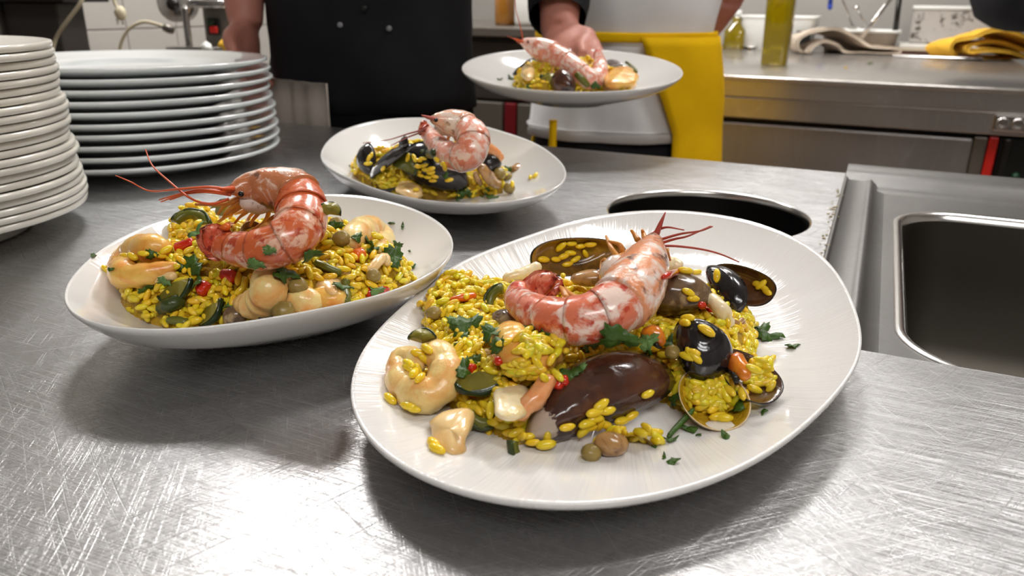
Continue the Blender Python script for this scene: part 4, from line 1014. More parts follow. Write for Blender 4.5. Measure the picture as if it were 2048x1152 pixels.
def hand(wrist, knuck, side, curl_dir, rad=.0085, spread=.0185, length=.078, thumb=None, curl_amt=.6):
    """Palm with four separate bent fingers and a thumb leaving its side. side: direction from little to index finger."""
    w_, k = np.array(wrist), np.array(knuck); d = k - w_; L = np.linalg.norm(d); d /= L
    s_ = np.array(side, float); s_ -= d * (s_ @ d); s_ /= np.linalg.norm(s_); c = np.array(curl_dir, float); c /= np.linalg.norm(c)
    P = [limb([w_ - d * .02, w_ + d * L * .35, w_ + d * L * .75, k + d * .004], [.024, .031, .038, .033], 16, up=s_, flat=.42)]
    for i, f in enumerate((-1.5, -.5, .5, 1.5)):
        l = length * (.80, .97, 1.03, .92)[i]; b0_ = k + s_ * f * spread - d * .012
        q1 = k + s_ * f * spread + d * l * .32 + c * l * .10 * curl_amt; q2 = q1 + d * l * (.36 * (1 - .4 * curl_amt)) + c * l * .36 * curl_amt; q3 = q2 + d * l * (.28 * (1 - .9 * curl_amt)) + c * l * .28 * curl_amt
        P.append(limb([b0_, k + s_ * f * spread, q1, q2, q3], [rad * 1.05, rad * 1.12, rad, rad * .92, rad * .75], 9))
    tb = w_ + d * L * .3 + s_ * .024
    t_ = thumb if thumb is not None else [tb + s_ * .018 + d * .028, tb + s_ * .022 + d * .055 + c * .012]
    P.append(limb([tb - s_ * .008, *[np.array(q_) for q_ in t_]], [rad * 1.5, rad * 1.3, rad * .95] if len(t_) == 2 else [rad * 1.5, rad * 1.35, rad * 1.15, rad * .9], 10))
    return P
def head(c, facing, hair_len=.0):
    """Head with brow, nose, mouth and ears; facing = +1 looks along +y, -1 towards the viewer."""
    c = np.array(c); f = facing; P = [ball(c, (.076, .094, .112), 24, 16), ball(c + [0, f * .022, -.055], (.058, .066, .062), 20, 12)]
    P += [ball(c + [0, f * .096, -.018], (.012, .020, .024), 10, 8), ball(c + [0, f * .088, .02], (.052, .014, .012), 14, 8), ball(c + [0, f * .083, -.062], (.026, .010, .008), 12, 8)]
    for s_ in (-1, 1): P.append(ball(c + [s_ * .077, -.005, -.012], (.010, .020, .032), 10, 8))
    P.append(limb([c + [0, -f * .012, -.05], c + [0, -f * .02, -.12], c + [0, -f * .03, -.19]], [.055, .055, .07], 16))
    return P
def eyes_hair(root, c, f, o_):
    for s_ in (-1, 1): mk('eye', *ball(np.array(c) + [s_ * .03, f * .083, 0], (.012, .012, .010), 12, 8), 'eye', root, origin=o_)
    V, F = ball(np.array(c) + [0, -f * .012, .022], (.083, .098, .104), 24, 16); keep = [f_ for f_ in F if np.mean([V[i][2] for i in f_]) > c[2] + .012 - .05 * (np.mean([V[i][1] - c[1] for i in f_]) * f < 0)]
    mk('hair', *rough((V, keep), .004, 60), 'hair', root, origin=o_)
def folds(V, F, amp, s_=9., seed=0, zs=.4):
    V = V.copy(); c = V.mean(0)
    for i in range(len(V)):
        p_ = V[i]; k = noise.noise(Vector((p_[0] * s_ + seed, p_[1] * s_, p_[2] * s_ * zs))) + .5 * noise.noise(Vector((p_[0] * s_ * 2.3 + p_[2] * 9, p_[1] * s_ * 2.3 + seed, p_[2] * s_)))
        d = p_ - np.array([c[0], c[1], p_[2]]); V[i] = p_ + d / (np.linalg.norm(d) + 1e-9) * amp * k
    return V, F
def shell(x, y, prof, flat, n=48, a0=0., a1=2 * PI, th_=.003, k=26):
    """Cloth shell round a body: prof = (half width, z, dx, dy). Open or closed in angle, with thickness."""
    prof = np.array([list(q_) + [0] * (4 - len(q_)) for q_ in prof], float); P = smooth_path(prof[:, [1, 0, 2, 3]], k)
    full = abs(a1 - a0) > 6.2; A_ = np.linspace(a0, a1, n, endpoint=not full); V = []
    for off in (0, -th_):
        for z, r, dx, dy in P: V += [(x + dx + (r + off) * math.cos(t_), y + dy + (r * flat + off) * math.sin(t_), z) for t_ in A_]
    V = np.array(V); m_ = len(P) * n; F = [f_ for f_ in grid_faces(len(P), n, wrap_v=full)]
    F2 = F + [tuple(i + m_ for i in f_[::-1]) for f_ in F]
    e = (len(P) - 1) * n; rr = range(n if full else n - 1)
    F2 += [(j, j + m_, (j + 1) % n + m_, (j + 1) % n) for j in rr] + [(e + j, e + (j + 1) % n, e + (j + 1) % n + m_, e + j + m_) for j in rr]
    if not full: F2 += [(i * n, (i + 1) * n, (i + 1) * n + m_, i * n + m_) for i in range(len(P) - 1)] + [(i * n + n - 1, i * n + n - 1 + m_, (i + 1) * n + n - 1 + m_, (i + 1) * n + n - 1) for i in range(len(P) - 1)]
    return V, F2
def legs(x, y, top, w_, r=.085):
    P = [limb([(x, y, top + .14), (x, y, top + .03), (x, y, top - .05)], [w_ * .9, w_, w_ * .95], 20, up=(1, 0, 0), flat=.72)]
    for s_ in (-1, 1): P.append(limb([(x + s_ * w_ * .48, y, top + .02), (x + s_ * w_ * .5, y, top - .15), (x + s_ * w_ * .52, y, -.42), (x + s_ * w_ * .55, y + .01, FLOOR_Z + .06)], [r * 1.05, r, r * .78, r * .68], 16))
    return P
def shoes(root, x, y, w_, f, o_):
    for s_ in (-1, 1): mk('shoe', *rough(ball((x + s_ * w_ * .55, y + f * .05, FLOOR_Z + .036), (.045, .13, .036), 18, 10), .004, 30), 'black_plastic', root, origin=o_)

# --- cook in black, facing the viewer, holding a plate out with the left hand
cx_, cy_ = -.237, 1.335; o_ = (cx_, cy_, FLOOR_Z)
hp = lambda px, py, y: np.array(at_y(px, py, y))
w1 = hp(1118, 62, 1.215); k1 = hp(1146, 92, 1.165)
wr = hp(492, 52, 1.30)
torso = limb([(cx_, cy_, -.02), (cx_, cy_, .15), (cx_, cy_, .35), (cx_, cy_, .50), (cx_, cy_, .57)], [.155, .15, .165, .175, .10], 22, up=(1, 0, 0), flat=.6)
el1 = np.array([.075, 1.36, .30]); el2 = np.array([-.445, 1.37, .345])
arms = [limb([(cx_ + .16, cy_, .52), (cx_ + .25, cy_ + .01, .42), el1], [.06, .05, .042], 14), limb([el1, (el1 + w1) / 2 + [0, 0, .005], w1], [.042, .038, .028], 14),
        limb([(cx_ - .16, cy_, .52), (cx_ - .2, cy_ + .02, .43), el2], [.06, .05, .042], 14), limb([el2, (el2 + wr) / 2, wr], [.043, .040, .027], 14)]
h1 = hand(w1, k1, (1, -.1, .15), (0, -.55, -.8), thumb=[w1 + (k1 - w1) * .5 + [.032, -.012, .004], hp(1163, 92, 1.145), hp(1166, 108, 1.11)], curl_amt=.55, rad=.0092)
h2 = hand(wr, hp(490, 92, 1.285), (-.2, -1, .0), (.9, -.3, -.3), curl_amt=.9, rad=.0095)
body = fused('person', [torso, *arms, *h1, *h2, *head((cx_, cy_ - .02, .765), -1), *legs(cx_, cy_, -.02, .15, .075)], 'skin', o_, .0055, 5)
tag(body, 'cook in a black jacket holding out a plate, bare forearm hanging at the side', 'person')
jk = shell(cx_, cy_, [(.178, .012), (.176, .05), (.172, .11), (.172, .18), (.178, .28), (.19, .42), (.19, .50), (.12, .575), (.075, .60)], .70, 60)
sl1 = tube([(cx_ + .13, cy_, .53), (cx_ + .24, cy_ + .01, .43), tuple(el1), tuple((el1 + w1) / 2), tuple(w1 + (el1 - w1) * .10)], [.085, .072, .062, .053, .047], 18, cap=False, n_path=24)
sl2 = tube([(cx_ - .13, cy_, .53), (cx_ - .2, cy_ + .02, .44), tuple(el2)], [.085, .07, .058], 18, cap=False, n_path=14)
mk('jacket', *folds(*join(jk, folds(*sl1, .006, 14, 3), sl2), .017, 8, 1), 'black_cloth', body, origin=o_)
for px, py in ((680, 50), (778, 57), (728, 17)):
    q_ = hp(px, py, cy_ - .7 * .172 * math.sqrt(max(0, 1 - ((at_y(px, py, cy_ - .12).x - cx_) / .172) ** 2)) - .007)
    V, F = lathe([(0, .0022), (.0025, .0026), (.0040, .0018), (.0040, -.004)], 16); V = V[:, [0, 2, 1]] * np.array([1, -1, 1]); mk('button', V + q_, F, 'button' if py > 20 else 'black_plastic', body, origin=o_)
tr = join(*[tube([(cx_ + s_ * .07, cy_, -.02), (cx_ + s_ * .076, cy_, -.2), (cx_ + s_ * .08, cy_, -.45), (cx_ + s_ * .083, cy_ + .01, FLOOR_Z + .07)], [.098, .10, .088, .085], 20, n_path=20) for s_ in (-1, 1)], shell(cx_, cy_, [(.160, .10), (.162, .03), (.163, -.06), (.158, -.13)], .68, 48))
mk('trousers', *folds(*tr, .006, 10, 4), 'black_cloth2', body, origin=o_)
mk('apron', *folds(*shell(cx_, cy_, [(.169, .06), (.172, .0), (.178, -.12), (.185, -.36)], .70, 40, PI * 1.0 + .62, 2 * PI - .12), .006, 9, 8), 'black_cloth2', body, origin=o_)
shoes(body, cx_, cy_, .15, -1, o_); eyes_hair(body, (cx_, cy_ - .02, .765), -1, o_)
# towel tucked in at the hip
tw = empty('hip_towel', hp(600, 200, 1.25), 'pale grey towel hanging at the hip of the cook in black', 'towel')
def hang(pts, zt, zb, th_, amp, nf, seed, lean=0.):
    P = smooth_path(np.array(pts), 40); n = len(P); V = []; m_ = 12
    T, U, B = frames(np.c_[P, np.zeros(n)], (0, 0, 1))
    for s_ in (0, 1):
        for j in range(m_):
            z = zt + (zb - zt) * j / (m_ - 1)
            for i in range(n):
                w_ = amp * math.sin(i / n * nf * 2 * PI + seed + .4 * j / m_) * (.4 + .6 * j / m_); V.append((P[i, 0] + B[i, 0] * (w_ + s_ * th_) + lean * j / m_, P[i, 1] + B[i, 1] * (w_ + s_ * th_), z))
    V = np.array(V); q_ = n * m_; F = grid_faces(m_, n, wrap_v=False); F = F + [tuple(i + q_ for i in f_[::-1]) for f_ in F]
    rg = [j for j in range(n)] + [i * n + n - 1 for i in range(1, m_)] + [(m_ - 1) * n + j for j in range(n - 2, -1, -1)] + [i * n for i in range(m_ - 2, 0, -1)]
    return V, F + [(rg[i], rg[(i + 1) % len(rg)], rg[(i + 1) % len(rg)] + q_, rg[i] + q_) for i in range(len(rg))]
c3 = lambda px, y: (at_y(px, 220, y).x, y)
mk('front_fold', *hang([c3(590, 1.235), c3(625, 1.205), c3(658, 1.192)], .06, -.30, .004, .004, 2, 0), 'towel_cloth', tw)
mk('back_fold', *hang([c3(536, 1.31), c3(560, 1.26), c3(588, 1.24)], .06, -.26, .004, .004, 1.5, 1), 'towel_cloth', tw)

# --- cook in white with the yellow apron, back to the viewer
dx_, dy_ = .222, 1.63; o_ = (dx_, dy_, FLOOR_Z)
torso = limb([(dx_, dy_, -.03), (dx_, dy_, .12), (dx_, dy_, .32), (dx_, dy_, .50), (dx_, dy_, .57)], [.155, .145, .16, .175, .10], 22, up=(1, 0, 0), flat=.6)
eR = hp(1448, -14, 1.70); wR = hp(1392, 84, 1.78); eL = np.array([dx_ - .24, dy_ + .08, .30]); wL = np.array([dx_ - .13, dy_ + .28, .16])
arms = [limb([(dx_ + .16, dy_, .52), (dx_ + .225, dy_ + .02, .38), eR], [.06, .052, .046], 14), limb([eR, (eR + wR) / 2, wR], [.046, .040, .028], 14),
        limb([(dx_ - .16, dy_, .52), (dx_ - .22, dy_ + .02, .42), eL], [.06, .05, .044], 14), limb([eL, (eL + wL) / 2, wL], [.044, .040, .028], 14)]
hR = hand(wR, wR + np.array([-.05, .04, -.045]), (.2, .7, .5), (-.6, .2, -.6), curl_amt=.6); hL = hand(wL, wL + np.array([.03, .055, -.03]), (1, -.2, .3), (0, .3, -.9), curl_amt=.5)
body2 = fused('person', [torso, *arms, *hR, *hL, *head((dx_, dy_ + .02, .765), 1), *legs(dx_, dy_, -.03, .15, .075)], 'skin', o_, .0065, 5)
tag(body2, 'cook in a white shirt and yellow apron with back turned at the far counter', 'person')
sh_ = shell(dx_, dy_, [(.192, -.078), (.186, -.03), (.178, .04), (.168, .112), (.176, .16), (.184, .25), (.192, .42), (.19, .50), (.12, .575), (.075, .60)], .72, 60, k=40)
s1_ = tube([(dx_ + .13, dy_, .53), (dx_ + .20, dy_ + .01, .44), (dx_ + .232, dy_ + .02, .36)], [.088, .075, .07], 18, cap=False, n_path=12); s2_ = tube([(dx_ - .13, dy_, .53), (dx_ - .2, dy_ + .01, .44), (dx_ - .228, dy_ + .03, .37)], [.088, .075, .07], 18, cap=False, n_path=12)
mk('shirt', *folds(*join(sh_, s1_, s2_), .012, 10, 2), 'white_cloth', body2, origin=o_)
mk('hem_stitch', *folds(*shell(dx_, dy_, [(.1935, -.058), (.1935, -.0555)], .72, 60, th_=.001, k=3), .010, 10, 2), 'white_cloth', body2, origin=o_)
ay = lambda a_: a_ * PI / 180
V, F = folds(*shell(dx_, dy_, [(.214, -.40), (.215, -.2), (.206, -.06), (.196, .04), (.182, .118)], .74, 44, ay(-66), ay(150), .004, 30), .007, 9, 6)
for i_ in range(len(V)):                                   # the free edge runs aslant, gathered at the waist
    an_ = math.atan2(V[i_, 1] - dy_, V[i_, 0] - dx_); k_ = max(0, min(1, (V[i_, 2] + .06) / .18)); dl = -.50 * k_ * max(0, math.cos((an_ + 1.05) * .6)); c_, s_ = math.cos(dl), math.sin(dl)
    x_, y_ = V[i_, 0] - dx_, V[i_, 1] - dy_; V[i_, 0] = dx_ + c_ * x_ - s_ * y_; V[i_, 1] = dy_ + s_ * x_ + c_ * y_
mk('apron', V, F, 'yellow_cloth', body2, origin=o_)
mk('apron_waistband', *folds(*shell(dx_, dy_, [(.181, .108), (.182, .117), (.181, .126)], .74, 60, th_=.003, k=5), .003, 9, 6), 'yellow_cloth', body2, origin=o_)
V, F = hang([c3(1100, 1.476), c3(1107, 1.474), c3(1114, 1.476)], -.03, -.105, .003, .001, 1, 0); mk('apron_string', V, F, 'yellow_cloth', body2, origin=o_)
tr = join(*[tube([(dx_ + s_ * .075, dy_, -.02), (dx_ + s_ * .082, dy_, -.2), (dx_ + s_ * .085, dy_, -.45), (dx_ + s_ * .085, dy_ + .01, FLOOR_Z + .07)], [.10, .10, .09, .085], 20, n_path=20) for s_ in (-1, 1)], shell(dx_, dy_, [(.165, .0), (.172, -.07), (.170, -.2)], .70, 48))
mk('trousers', *folds(*tr, .006, 10, 5), 'charcoal', body2, origin=o_)
shoes(body2, dx_, dy_, .15, 1, o_); eyes_hair(body2, (dx_, dy_ + .02, .765), 1, o_)

# --- black-clad person beyond the end of the far counter: only an elbow reaches into view
ex_, ey_ = 1.86, 2.42; o_ = (ex_, ey_, FLOOR_Z)
e1 = hp(2016, 2, 2.36); f1 = hp(2190, 36, 2.30)
torso = limb([(ex_, ey_, -.02), (ex_, ey_, .15), (ex_, ey_, .35), (ex_, ey_, .50), (ex_, ey_, .57)], [.155, .15, .165, .175, .10], 22, up=(1, 0, 0), flat=.6)
body3 = fused('person', [torso, limb([(ex_ - .16, ey_, .52), (ex_ - .26, ey_ - .02, .38), e1], [.058, .05, .042]), limb([e1, (e1 + f1) / 2, f1], [.042, .038, .028]), *hand(f1, f1 + np.array([.05, -.02, -.02]), (0, -1, 0), (.4, 0, -.9)),
    limb([(ex_ + .16, ey_, .52), (ex_ + .22, ey_, .3), (ex_ + .2, ey_ - .05, .08)], [.058, .045, .03]), *hand((ex_ + .2, ey_ - .05, .08), (ex_ + .2, ey_ - .07, .03), (0, -1, 0), (-1, 0, -.3)), *head((ex_, ey_ - .02, .765), -1), *legs(ex_, ey_, -.02, .15, .075)], 'skin', o_, .0075, 4)
tag(body3, 'person in black whose sleeve leans in above the yellow rag', 'person')
jk = shell(ex_, ey_, [(.178, .0), (.174, .18), (.19, .42), (.19, .50), (.12, .575), (.075, .60)], .70, 48)
sv = tube([(ex_ - .13, ey_, .53), (ex_ - .25, ey_ - .02, .39), tuple(e1 + np.array([-.02, 0, .05])), tuple(e1), tuple(e1 * .6 + f1 * .4), tuple(e1 * .1 + f1 * .9)], [.085, .080, .084, .088, .072, .05], 18, cap=False, n_path=30)
sv2 = tube([(ex_ + .13, ey_, .53), (ex_ + .22, ey_, .3), (ex_ + .2, ey_ - .05, .09)], [.085, .065, .045], 18, cap=False, n_path=20)
mk('jacket', *folds(*join(jk, sv, sv2), .008, 9, 7), 'black_cloth', body3, origin=o_)
mk('trousers', *join(*[tube([(ex_ + s_ * .07, ey_, -.02), (ex_ + s_ * .08, ey_, -.45), (ex_ + s_ * .083, ey_, FLOOR_Z + .07)], [.10, .09, .085], 18, n_path=16) for s_ in (-1, 1)], shell(ex_, ey_, [(.165, .06), (.165, -.12)], .68, 40)), 'black_cloth2', body3, origin=o_)
shoes(body3, ex_, ey_, .15, -1, o_); eyes_hair(body3, (ex_, ey_ - .02, .765), -1, o_)

# ================================================================== PLATE STACKS
ORD = ['topmost'] + ['%s from the top' % w_ for w_ in 'second third fourth fifth sixth seventh eighth ninth tenth eleventh twelfth thirteenth fourteenth fifteenth sixteenth seventeenth eighteenth nineteenth twentieth twenty-first twenty-second'.split()]
def stack(name, mesh_prof, mtl, n, bottom, top, rim_z, fmt, group, jit, bow=None):
    first = None; r = random.Random(5)
    for i in range(n):                                       # i = 0 is the bottom plate
        u = i / (n - 1); c = Vector(bottom).lerp(Vector(top), u if bow is None else bow(u)); c.z = bottom[2] + (top[2] - bottom[2]) * u - rim_z
        if i: c += Vector((r.uniform(-jit, jit), r.uniform(-jit, jit), 0))
        if first is None: V, F = lathe(mesh_prof, 128); o = first = mk(name, V + np.array(c), F, mtl, origin=tuple(c))
        else: o = first.copy(); COL.objects.link(o); o.location = c
        o.rotation_euler.z = r.uniform(0, 6)
        tag(o, fmt % ('lowest' if i == 0 else ORD[n - 1 - i]), 'plate', group)
R_ = .1555
dinner = [(0, .004), (R_ * .60, .004), (R_ * .66, .0065), (R_ * .70, .010), (R_ * .8, .0135), (R_ * .95, .0178), (R_ * .985, .0195), (R_ * .997, .0193), (R_, .0178), (R_ * .997, .0163), (R_ * .985, .0152), (R_ * .94, .0125), (R_ * .8, .0075), (R_ * .70, .0035), (R_ * .655, .0008), (R_ * .64, 0), (R_ * .62, .0001), (R_ * .60, .0012), (0, .0014)]
stack('dinner_plate', dinner, 'dinner', 10, (-.433, .902, .0180), (-.450, .945, .1105), .0178, 'cool white dinner plate, %s of the wide stack by the black jacket', 'cool white dinner plates in the wide stack', .0022)
R_ = .122
ivory = [(0, .003), (R_ * .58, .003), (R_ * .63, .006), (R_ * .68, .011), (R_ * .8, .0165), (R_ * .95, .0225), (R_ * .98, .0240), (R_ * .996, .0236), (R_, .0215), (R_ * .996, .0194), (R_ * .98, .0186), (R_ * .94, .0180), (R_ * .8, .0120), (R_ * .68, .0062), (R_ * .64, .0012), (R_ * .63, 0), (R_ * .61, .0001), (R_ * .58, .0012), (0, .0014)]
stack('ivory_plate', ivory, 'ivory', 22, (-.47, .590, .0225), (-.463, .566, .1455), .0215, 'ivory plate with thick rim, %s of the tall close-packed stack', 'ivory plates in the tall stack', .0020)

# ================================================================== THE SERVED PLATES
fl = Plate('oval_plate', 'large ribbed white oval plate nearest the sink, holding rice and mussels', (.0621, .3883), [.14036, .00247, -.00208, -.01727, .02829, -.00113, -.00052, -.0028, -.00536, .00073, -.00031], .027, .05, .37, .010, 'ceramic_ribbed', [(.94, .62), (.86, .33), (.74, .12)], group='white oval plates of paella', flat=.62)
lf = Plate('oval_plate', 'smooth white oval plate with rice beside the plate stacks, prawn feelers overhanging it', (-.1376, .4363), [.10409, -.00187, -.0008, -.00275, .00632, .00277, -.00205, .00034, -.0022, -.00021, .00104], .042, .05, .43, .012, 'ceramic', [(.955, .76), (.89, .58), (.8, .44), (.68, .29), (.56, .14)], foot=.45, group='white oval plates of paella', flat=.45)
bk = Plate('oval_plate', 'smooth white oval plate standing farthest back on the worktop', (-.0697, .7359), [.12536, -.00239, -.00189, -.01475, -.02122, -.00005, -.00169, -.00053, .00447, -.00069, -.00007], .042, .08, .72, .012, 'ceramic', [(.955, .76), (.89, .58), (.8, .44), (.68, .29), (.56, .14)], foot=.45, group='white oval plates of paella', flat=.45)
hc = (.073, 1.03)
hd = Plate('oval_plate', 'white oval plate of rice held in the air by the cook in black', hc, [.128, 0, 0, .012, 0, 0, 0, 0, 0], .037, .0, 1.03, .012, 'ceramic', [(.955, .76), (.89, .58), (.8, .44), (.68, .29), (.56, .14)], foot=.45, tilt=Matrix.Translation((hc[0], hc[1], .063)) @ Matrix.Rotation(math.radians(8.5), 4, 'X') @ Matrix.Translation((-hc[0], -hc[1], 0)), group='white oval plates of paella', flat=.45)
TOCAM = (0, -.75, .65)
UPV = (0, 0, 1)

# ------------------------------------------------------------------ front plate
fl.mound([(892, 606), (850, 655), (862, 720), (880, 790), (955, 840), (1025, 872), (1065, 850), (1130, 800), (1230, 765), (1330, 790), (1390, 820), (1440, 815), (1480, 800), (1496, 740), (1510, 670), (1488, 628), (1450, 600, .012), (1400, 560, .018), (1330, 545, .022), (1180, 545, .024), (1070, 548, .022), (970, 580, .012)],
         .023, .034, [(1010, 690, .016, .023), (960, 640, .02, .019), (1090, 893, .008, .006), (1050, 888, .006, .005), (1180, 905, .010, .008), (1150, 915, .006, .005), (1240, 885, .012, .008), (1265, 878, .010, .007)], 2100, 'saffron rice heaped with seafood on the ribbed front plate', 11)
P = fl.on
prawn('whole pink king prawn lying across the top of the front plate, head towards the sink',
      [P(1310, 474, .068), P(1296, 516, .065), P(1274, 562, .061), P(1246, 602, .057), P(1196, 632, .053), P(1128, 641, .050), P(1070, 624, .048), P(1036, 600, .047), P(1040, 578, .049)],
      [.0058, .0096, .0120, .0122, .0112, .0098, .0082, .0064, .0048], 4, UPV,
      [(P(1112, 572, .053), .011, TOCAM), (P(1124, 560, .056), .017, (.1, -.6, .8)), (P(1120, 574, .050), .017, (0, -.9, .4)), (P(1108, 548, .060), .016, (.2, -.5, .8)), (P(1100, 586, .048), .014, (0, -1, .2))],
      [[P(1318, 480, .068), P(1360, 468, .076), P(1400, 462, .082), P(1425, 453, .086)], [P(1316, 488, .067), P(1350, 478, .072), P(1376, 472, .075), P(1422, 452, .08)], [P(1312, 492, .066), P(1350, 492, .066), P(1400, 498, .064), P(1440, 508, .06), P(1478, 524, .054)], [P(1300, 470, .068), P(1330, 455, .074), P(1368, 460, .078)]],
      [[P(1240, 520, .06), P(1222, 495, .064), P(1212, 472, .066)], [P(1246, 512, .06), P(1240, 490, .066), P(1218, 482, .066)], [P(1228, 535, .056), P(1206, 520, .052), P(1200, 560, .046)], [P(1262, 500, .06), P(1238, 512, .062), P(1222, 520, .058)], [P(1160, 600, .056), P(1140, 588, .054), P(1128, 575, .052)], [P(1134, 598, .055), P(1126, 580, .056), P(1118, 572, .052)],
       [P(1300, 500, .066), P(1330, 510, .062), P(1336, 498, .06)], [P(1306, 494, .066), P(1330, 500, .066), P(1340, 520, .058)], [P(1276, 480, .066), P(1268, 468, .068), P(1262, 460, .07)], [P(1290, 478, .068), P(1286, 466, .07), P(1284, 460, .072)]],
      P(1331, 424, .082), 'prawn_red', 'head_peach', 'antenna_pink', swim=[(P(1196, 600, .056), P(1176, 580, .056), (0, -.7, .7)), (P(1164, 606, .055), P(1150, 588, .056), (0, -.7, .7)), (P(1136, 608, .054), P(1128, 590, .056), (0, -.7, .7))], eye=P(1286, 494, .07), flat=1.05,
      gill=[(P(1232, 545, .058), (.008, .010, .008))])

half_shell('mussel_shell', 'big dark brown mussel shell at the near edge of the front heap, worn white tip', 'mussel', P(1052, 880, .013), P(1342, 742, .026), (-.15, -.78, .60), .033, .0125, skin='mussel_brown', inner='mussel_inner', worn=.22, bend=.12)
half_shell('mussel_shell', 'glossy black mussel shell standing upright among the rice, sink side of the front plate', 'mussel', P(1362, 640, .044), P(1428, 758, .022), (.25, -.92, .30), .0285, .0115, skin='mussel_black', bend=.10)
half_shell('mussel_shell', 'open mussel half with ochre inside behind the tail of the front king prawn', 'mussel', P(1252, 500, .040), P(1060, 520, .038), (.05, .85, -.10), .025, .010, skin='mussel_black', inner='mussel_inner_ochre', bend=-.06)
ms = empty('open_mussel', P(1460, 600, .03), 'gaping mussel of two brown-black halves resting at the far sink-side rim of the heap', 'mussel')
half_shell('black_half', '', '', P(1418, 534, .040), P(1478, 628, .020), (-.45, -.80, .35), .020, .009, skin='mussel_black', parent=ms, bend=.08)
half_shell('brown_half', '', '', P(1428, 534, .039), P(1550, 590, .030), (.1, .80, -.25), .022, .008, skin='mussel_black', inner='mussel_inner', parent=ms, bend=.08)
ms = empty('open_mussel', P(1500, 745, .02), 'low open mussel with orange meat at the sink-side edge of the front heap', 'mussel')
half_shell('shell_half', '', '', P(1440, 700, .026), P(1562, 790, .018), (-.1, .25, -.95), .032, .008, skin='mussel_black', inner='mussel_inner', parent=ms, bend=.08)
meat('meat', '', P(1466, 722, .030), P(1490, 758, .028), .0048, parent=ms)
half_shell('clam_shell', 'pale rimmed clam half packed with rice, front plate near edge', 'clam', P(1360, 800, .020), P(1498, 792, .020), (.0, .42, -.90), .034, .009, skin='clam_pale', inner='rice_bed', kind='clam')
cl = empty('closed_clam', P(1355, 590, .045), 'closed brown clam beside the head of the front king prawn', 'clam')
half_shell('upper_shell', '', '', P(1292, 588, .045), P(1424, 584, .044), (-.05, -.45, .90), .024, .0100, skin='clam', inner='mussel_inner', kind='clam', parent=cl)
half_shell('lower_shell', '', '', P(1290, 594, .043), P(1422, 590, .042), (.0, -.75, -.65), .023, .0100, skin='clam', inner='mussel_inner', kind='clam', parent=cl)
half_shell('mussel_shell', 'small dark shell peeking out under the curled tail of the front prawn', 'mussel', P(988, 640, .032), P(1038, 650, .030), (0, -.7, .7), .013, .006, skin='clam', bend=.05)
meat('mussel_meat', 'loose orange mussel with a dark fringe below the front prawn', P(1284, 664, .042), P(1328, 690, .038), .0042)

# peeled shrimp and squid of the front plate
curl('peeled_shrimp', 'plump peeled shrimp curled up at the left end of the front plate heap', [P(846, 702, .030), P(882, 716, .030), P(892, 752, .026), P(872, 784, .022), P(834, 790, .020), P(804, 764, .020), P(802, 728, .022), P(824, 716, .026), P(838, 738, .028)], .0084, 'shrimp', up=(0, -.3, .95))
curl('peeled_shrimp', 'peeled shrimp half covered in rice in front of the prawn tail, front plate', [P(1020, 665, .038), P(1030, 700, .040), P(1062, 720, .038), P(1100, 700, .038), P(1128, 680, .036)], .0090, 'shrimp_yellow', up=(0, -.4, .9))
chunk('squid_piece', 'lone cone-shaped squid piece lying apart on the bare front plate', 'squid', [(858, 848), (884, 825), (925, 817), (948, 826), (945, 855), (930, 880), (932, 908), (905, 916), (878, 896), (868, 870)], fl, [.016, .020, .022, .020, .019, .017, .013, .013, .014, .014], .009, 'squid', 1, lean=(-.1, -.75, .6))
chunk('squid_piece', 'upright white squid chunk beside the big brown mussel shell tip', 'squid', [(988, 790), (1000, 770), (1040, 765), (1058, 790), (1052, 830), (1024, 842), (994, 828)], fl, .026, .010, 'squid_white', 2, lean=(-.2, -.8, .5))
strip_('squid_strip', 'pinkish squid strip leaning above the big brown mussel shell', [P(1100, 752, .034), P(1076, 790, .030), P(1048, 818, .026), P(1032, 838, .022)], .0088, 'squid_pink', cat='squid')
chunk('squid_piece', 'beige squid ring piece near the far left of the front heap', 'squid', [(928, 622), (955, 616), (978, 620), (974, 645), (950, 650), (930, 642)], fl, .030, .006, 'squid', 3, lean=(0, -.8, .6))
strip_('squid_strip', 'pale squid strip sticking out behind the front prawn tail', [P(1006, 560, .034), P(1036, 552, .036), P(1064, 540, .038), P(1080, 530, .040)], .0080, 'squid_white', cat='squid')
strip_('squid_strip', 'pale curved squid strip between the closed clam and the upright black shell', [P(1416, 596, .042), P(1440, 615, .040), P(1452, 640, .034), P(1462, 655, .030)], .0085, 'squid_white', cat='squid')
strip_('squid_strip', 'creamy squid piece behind the head of the front king prawn', [P(1318, 535, .046), P(1340, 530, .046), P(1362, 540, .044)], .0105, 'squid_white', cat='squid')
lump('squid_lump', 'small tan squid lump in the rice below the front prawn head', 'squid', P(1268, 640, .040), (.006, .005, .005), 'tan_flesh', seed=1)
lump('mollusc_piece', 'dark tan mollusc piece under the prawn legs on the front plate', 'mollusc', P(1180, 556, .044), (.010, .006, .0045), 'tan_flesh', seed=2)
strip_('squid_tentacle', 'thin brown squid tentacle at the sink-side edge of the front heap', [P(1462, 640, .028), P(1476, 646, .030), P(1484, 640, .030), P(1486, 655, .026)], .003, 'tan_flesh', cat='squid')
lump('mollusc_piece', 'tan fleshy piece in the rice at the near edge, by the big brown mussel', 'mollusc', P(1222, 888, .016), (.007, .005, .005), 'tan_flesh', seed=7)

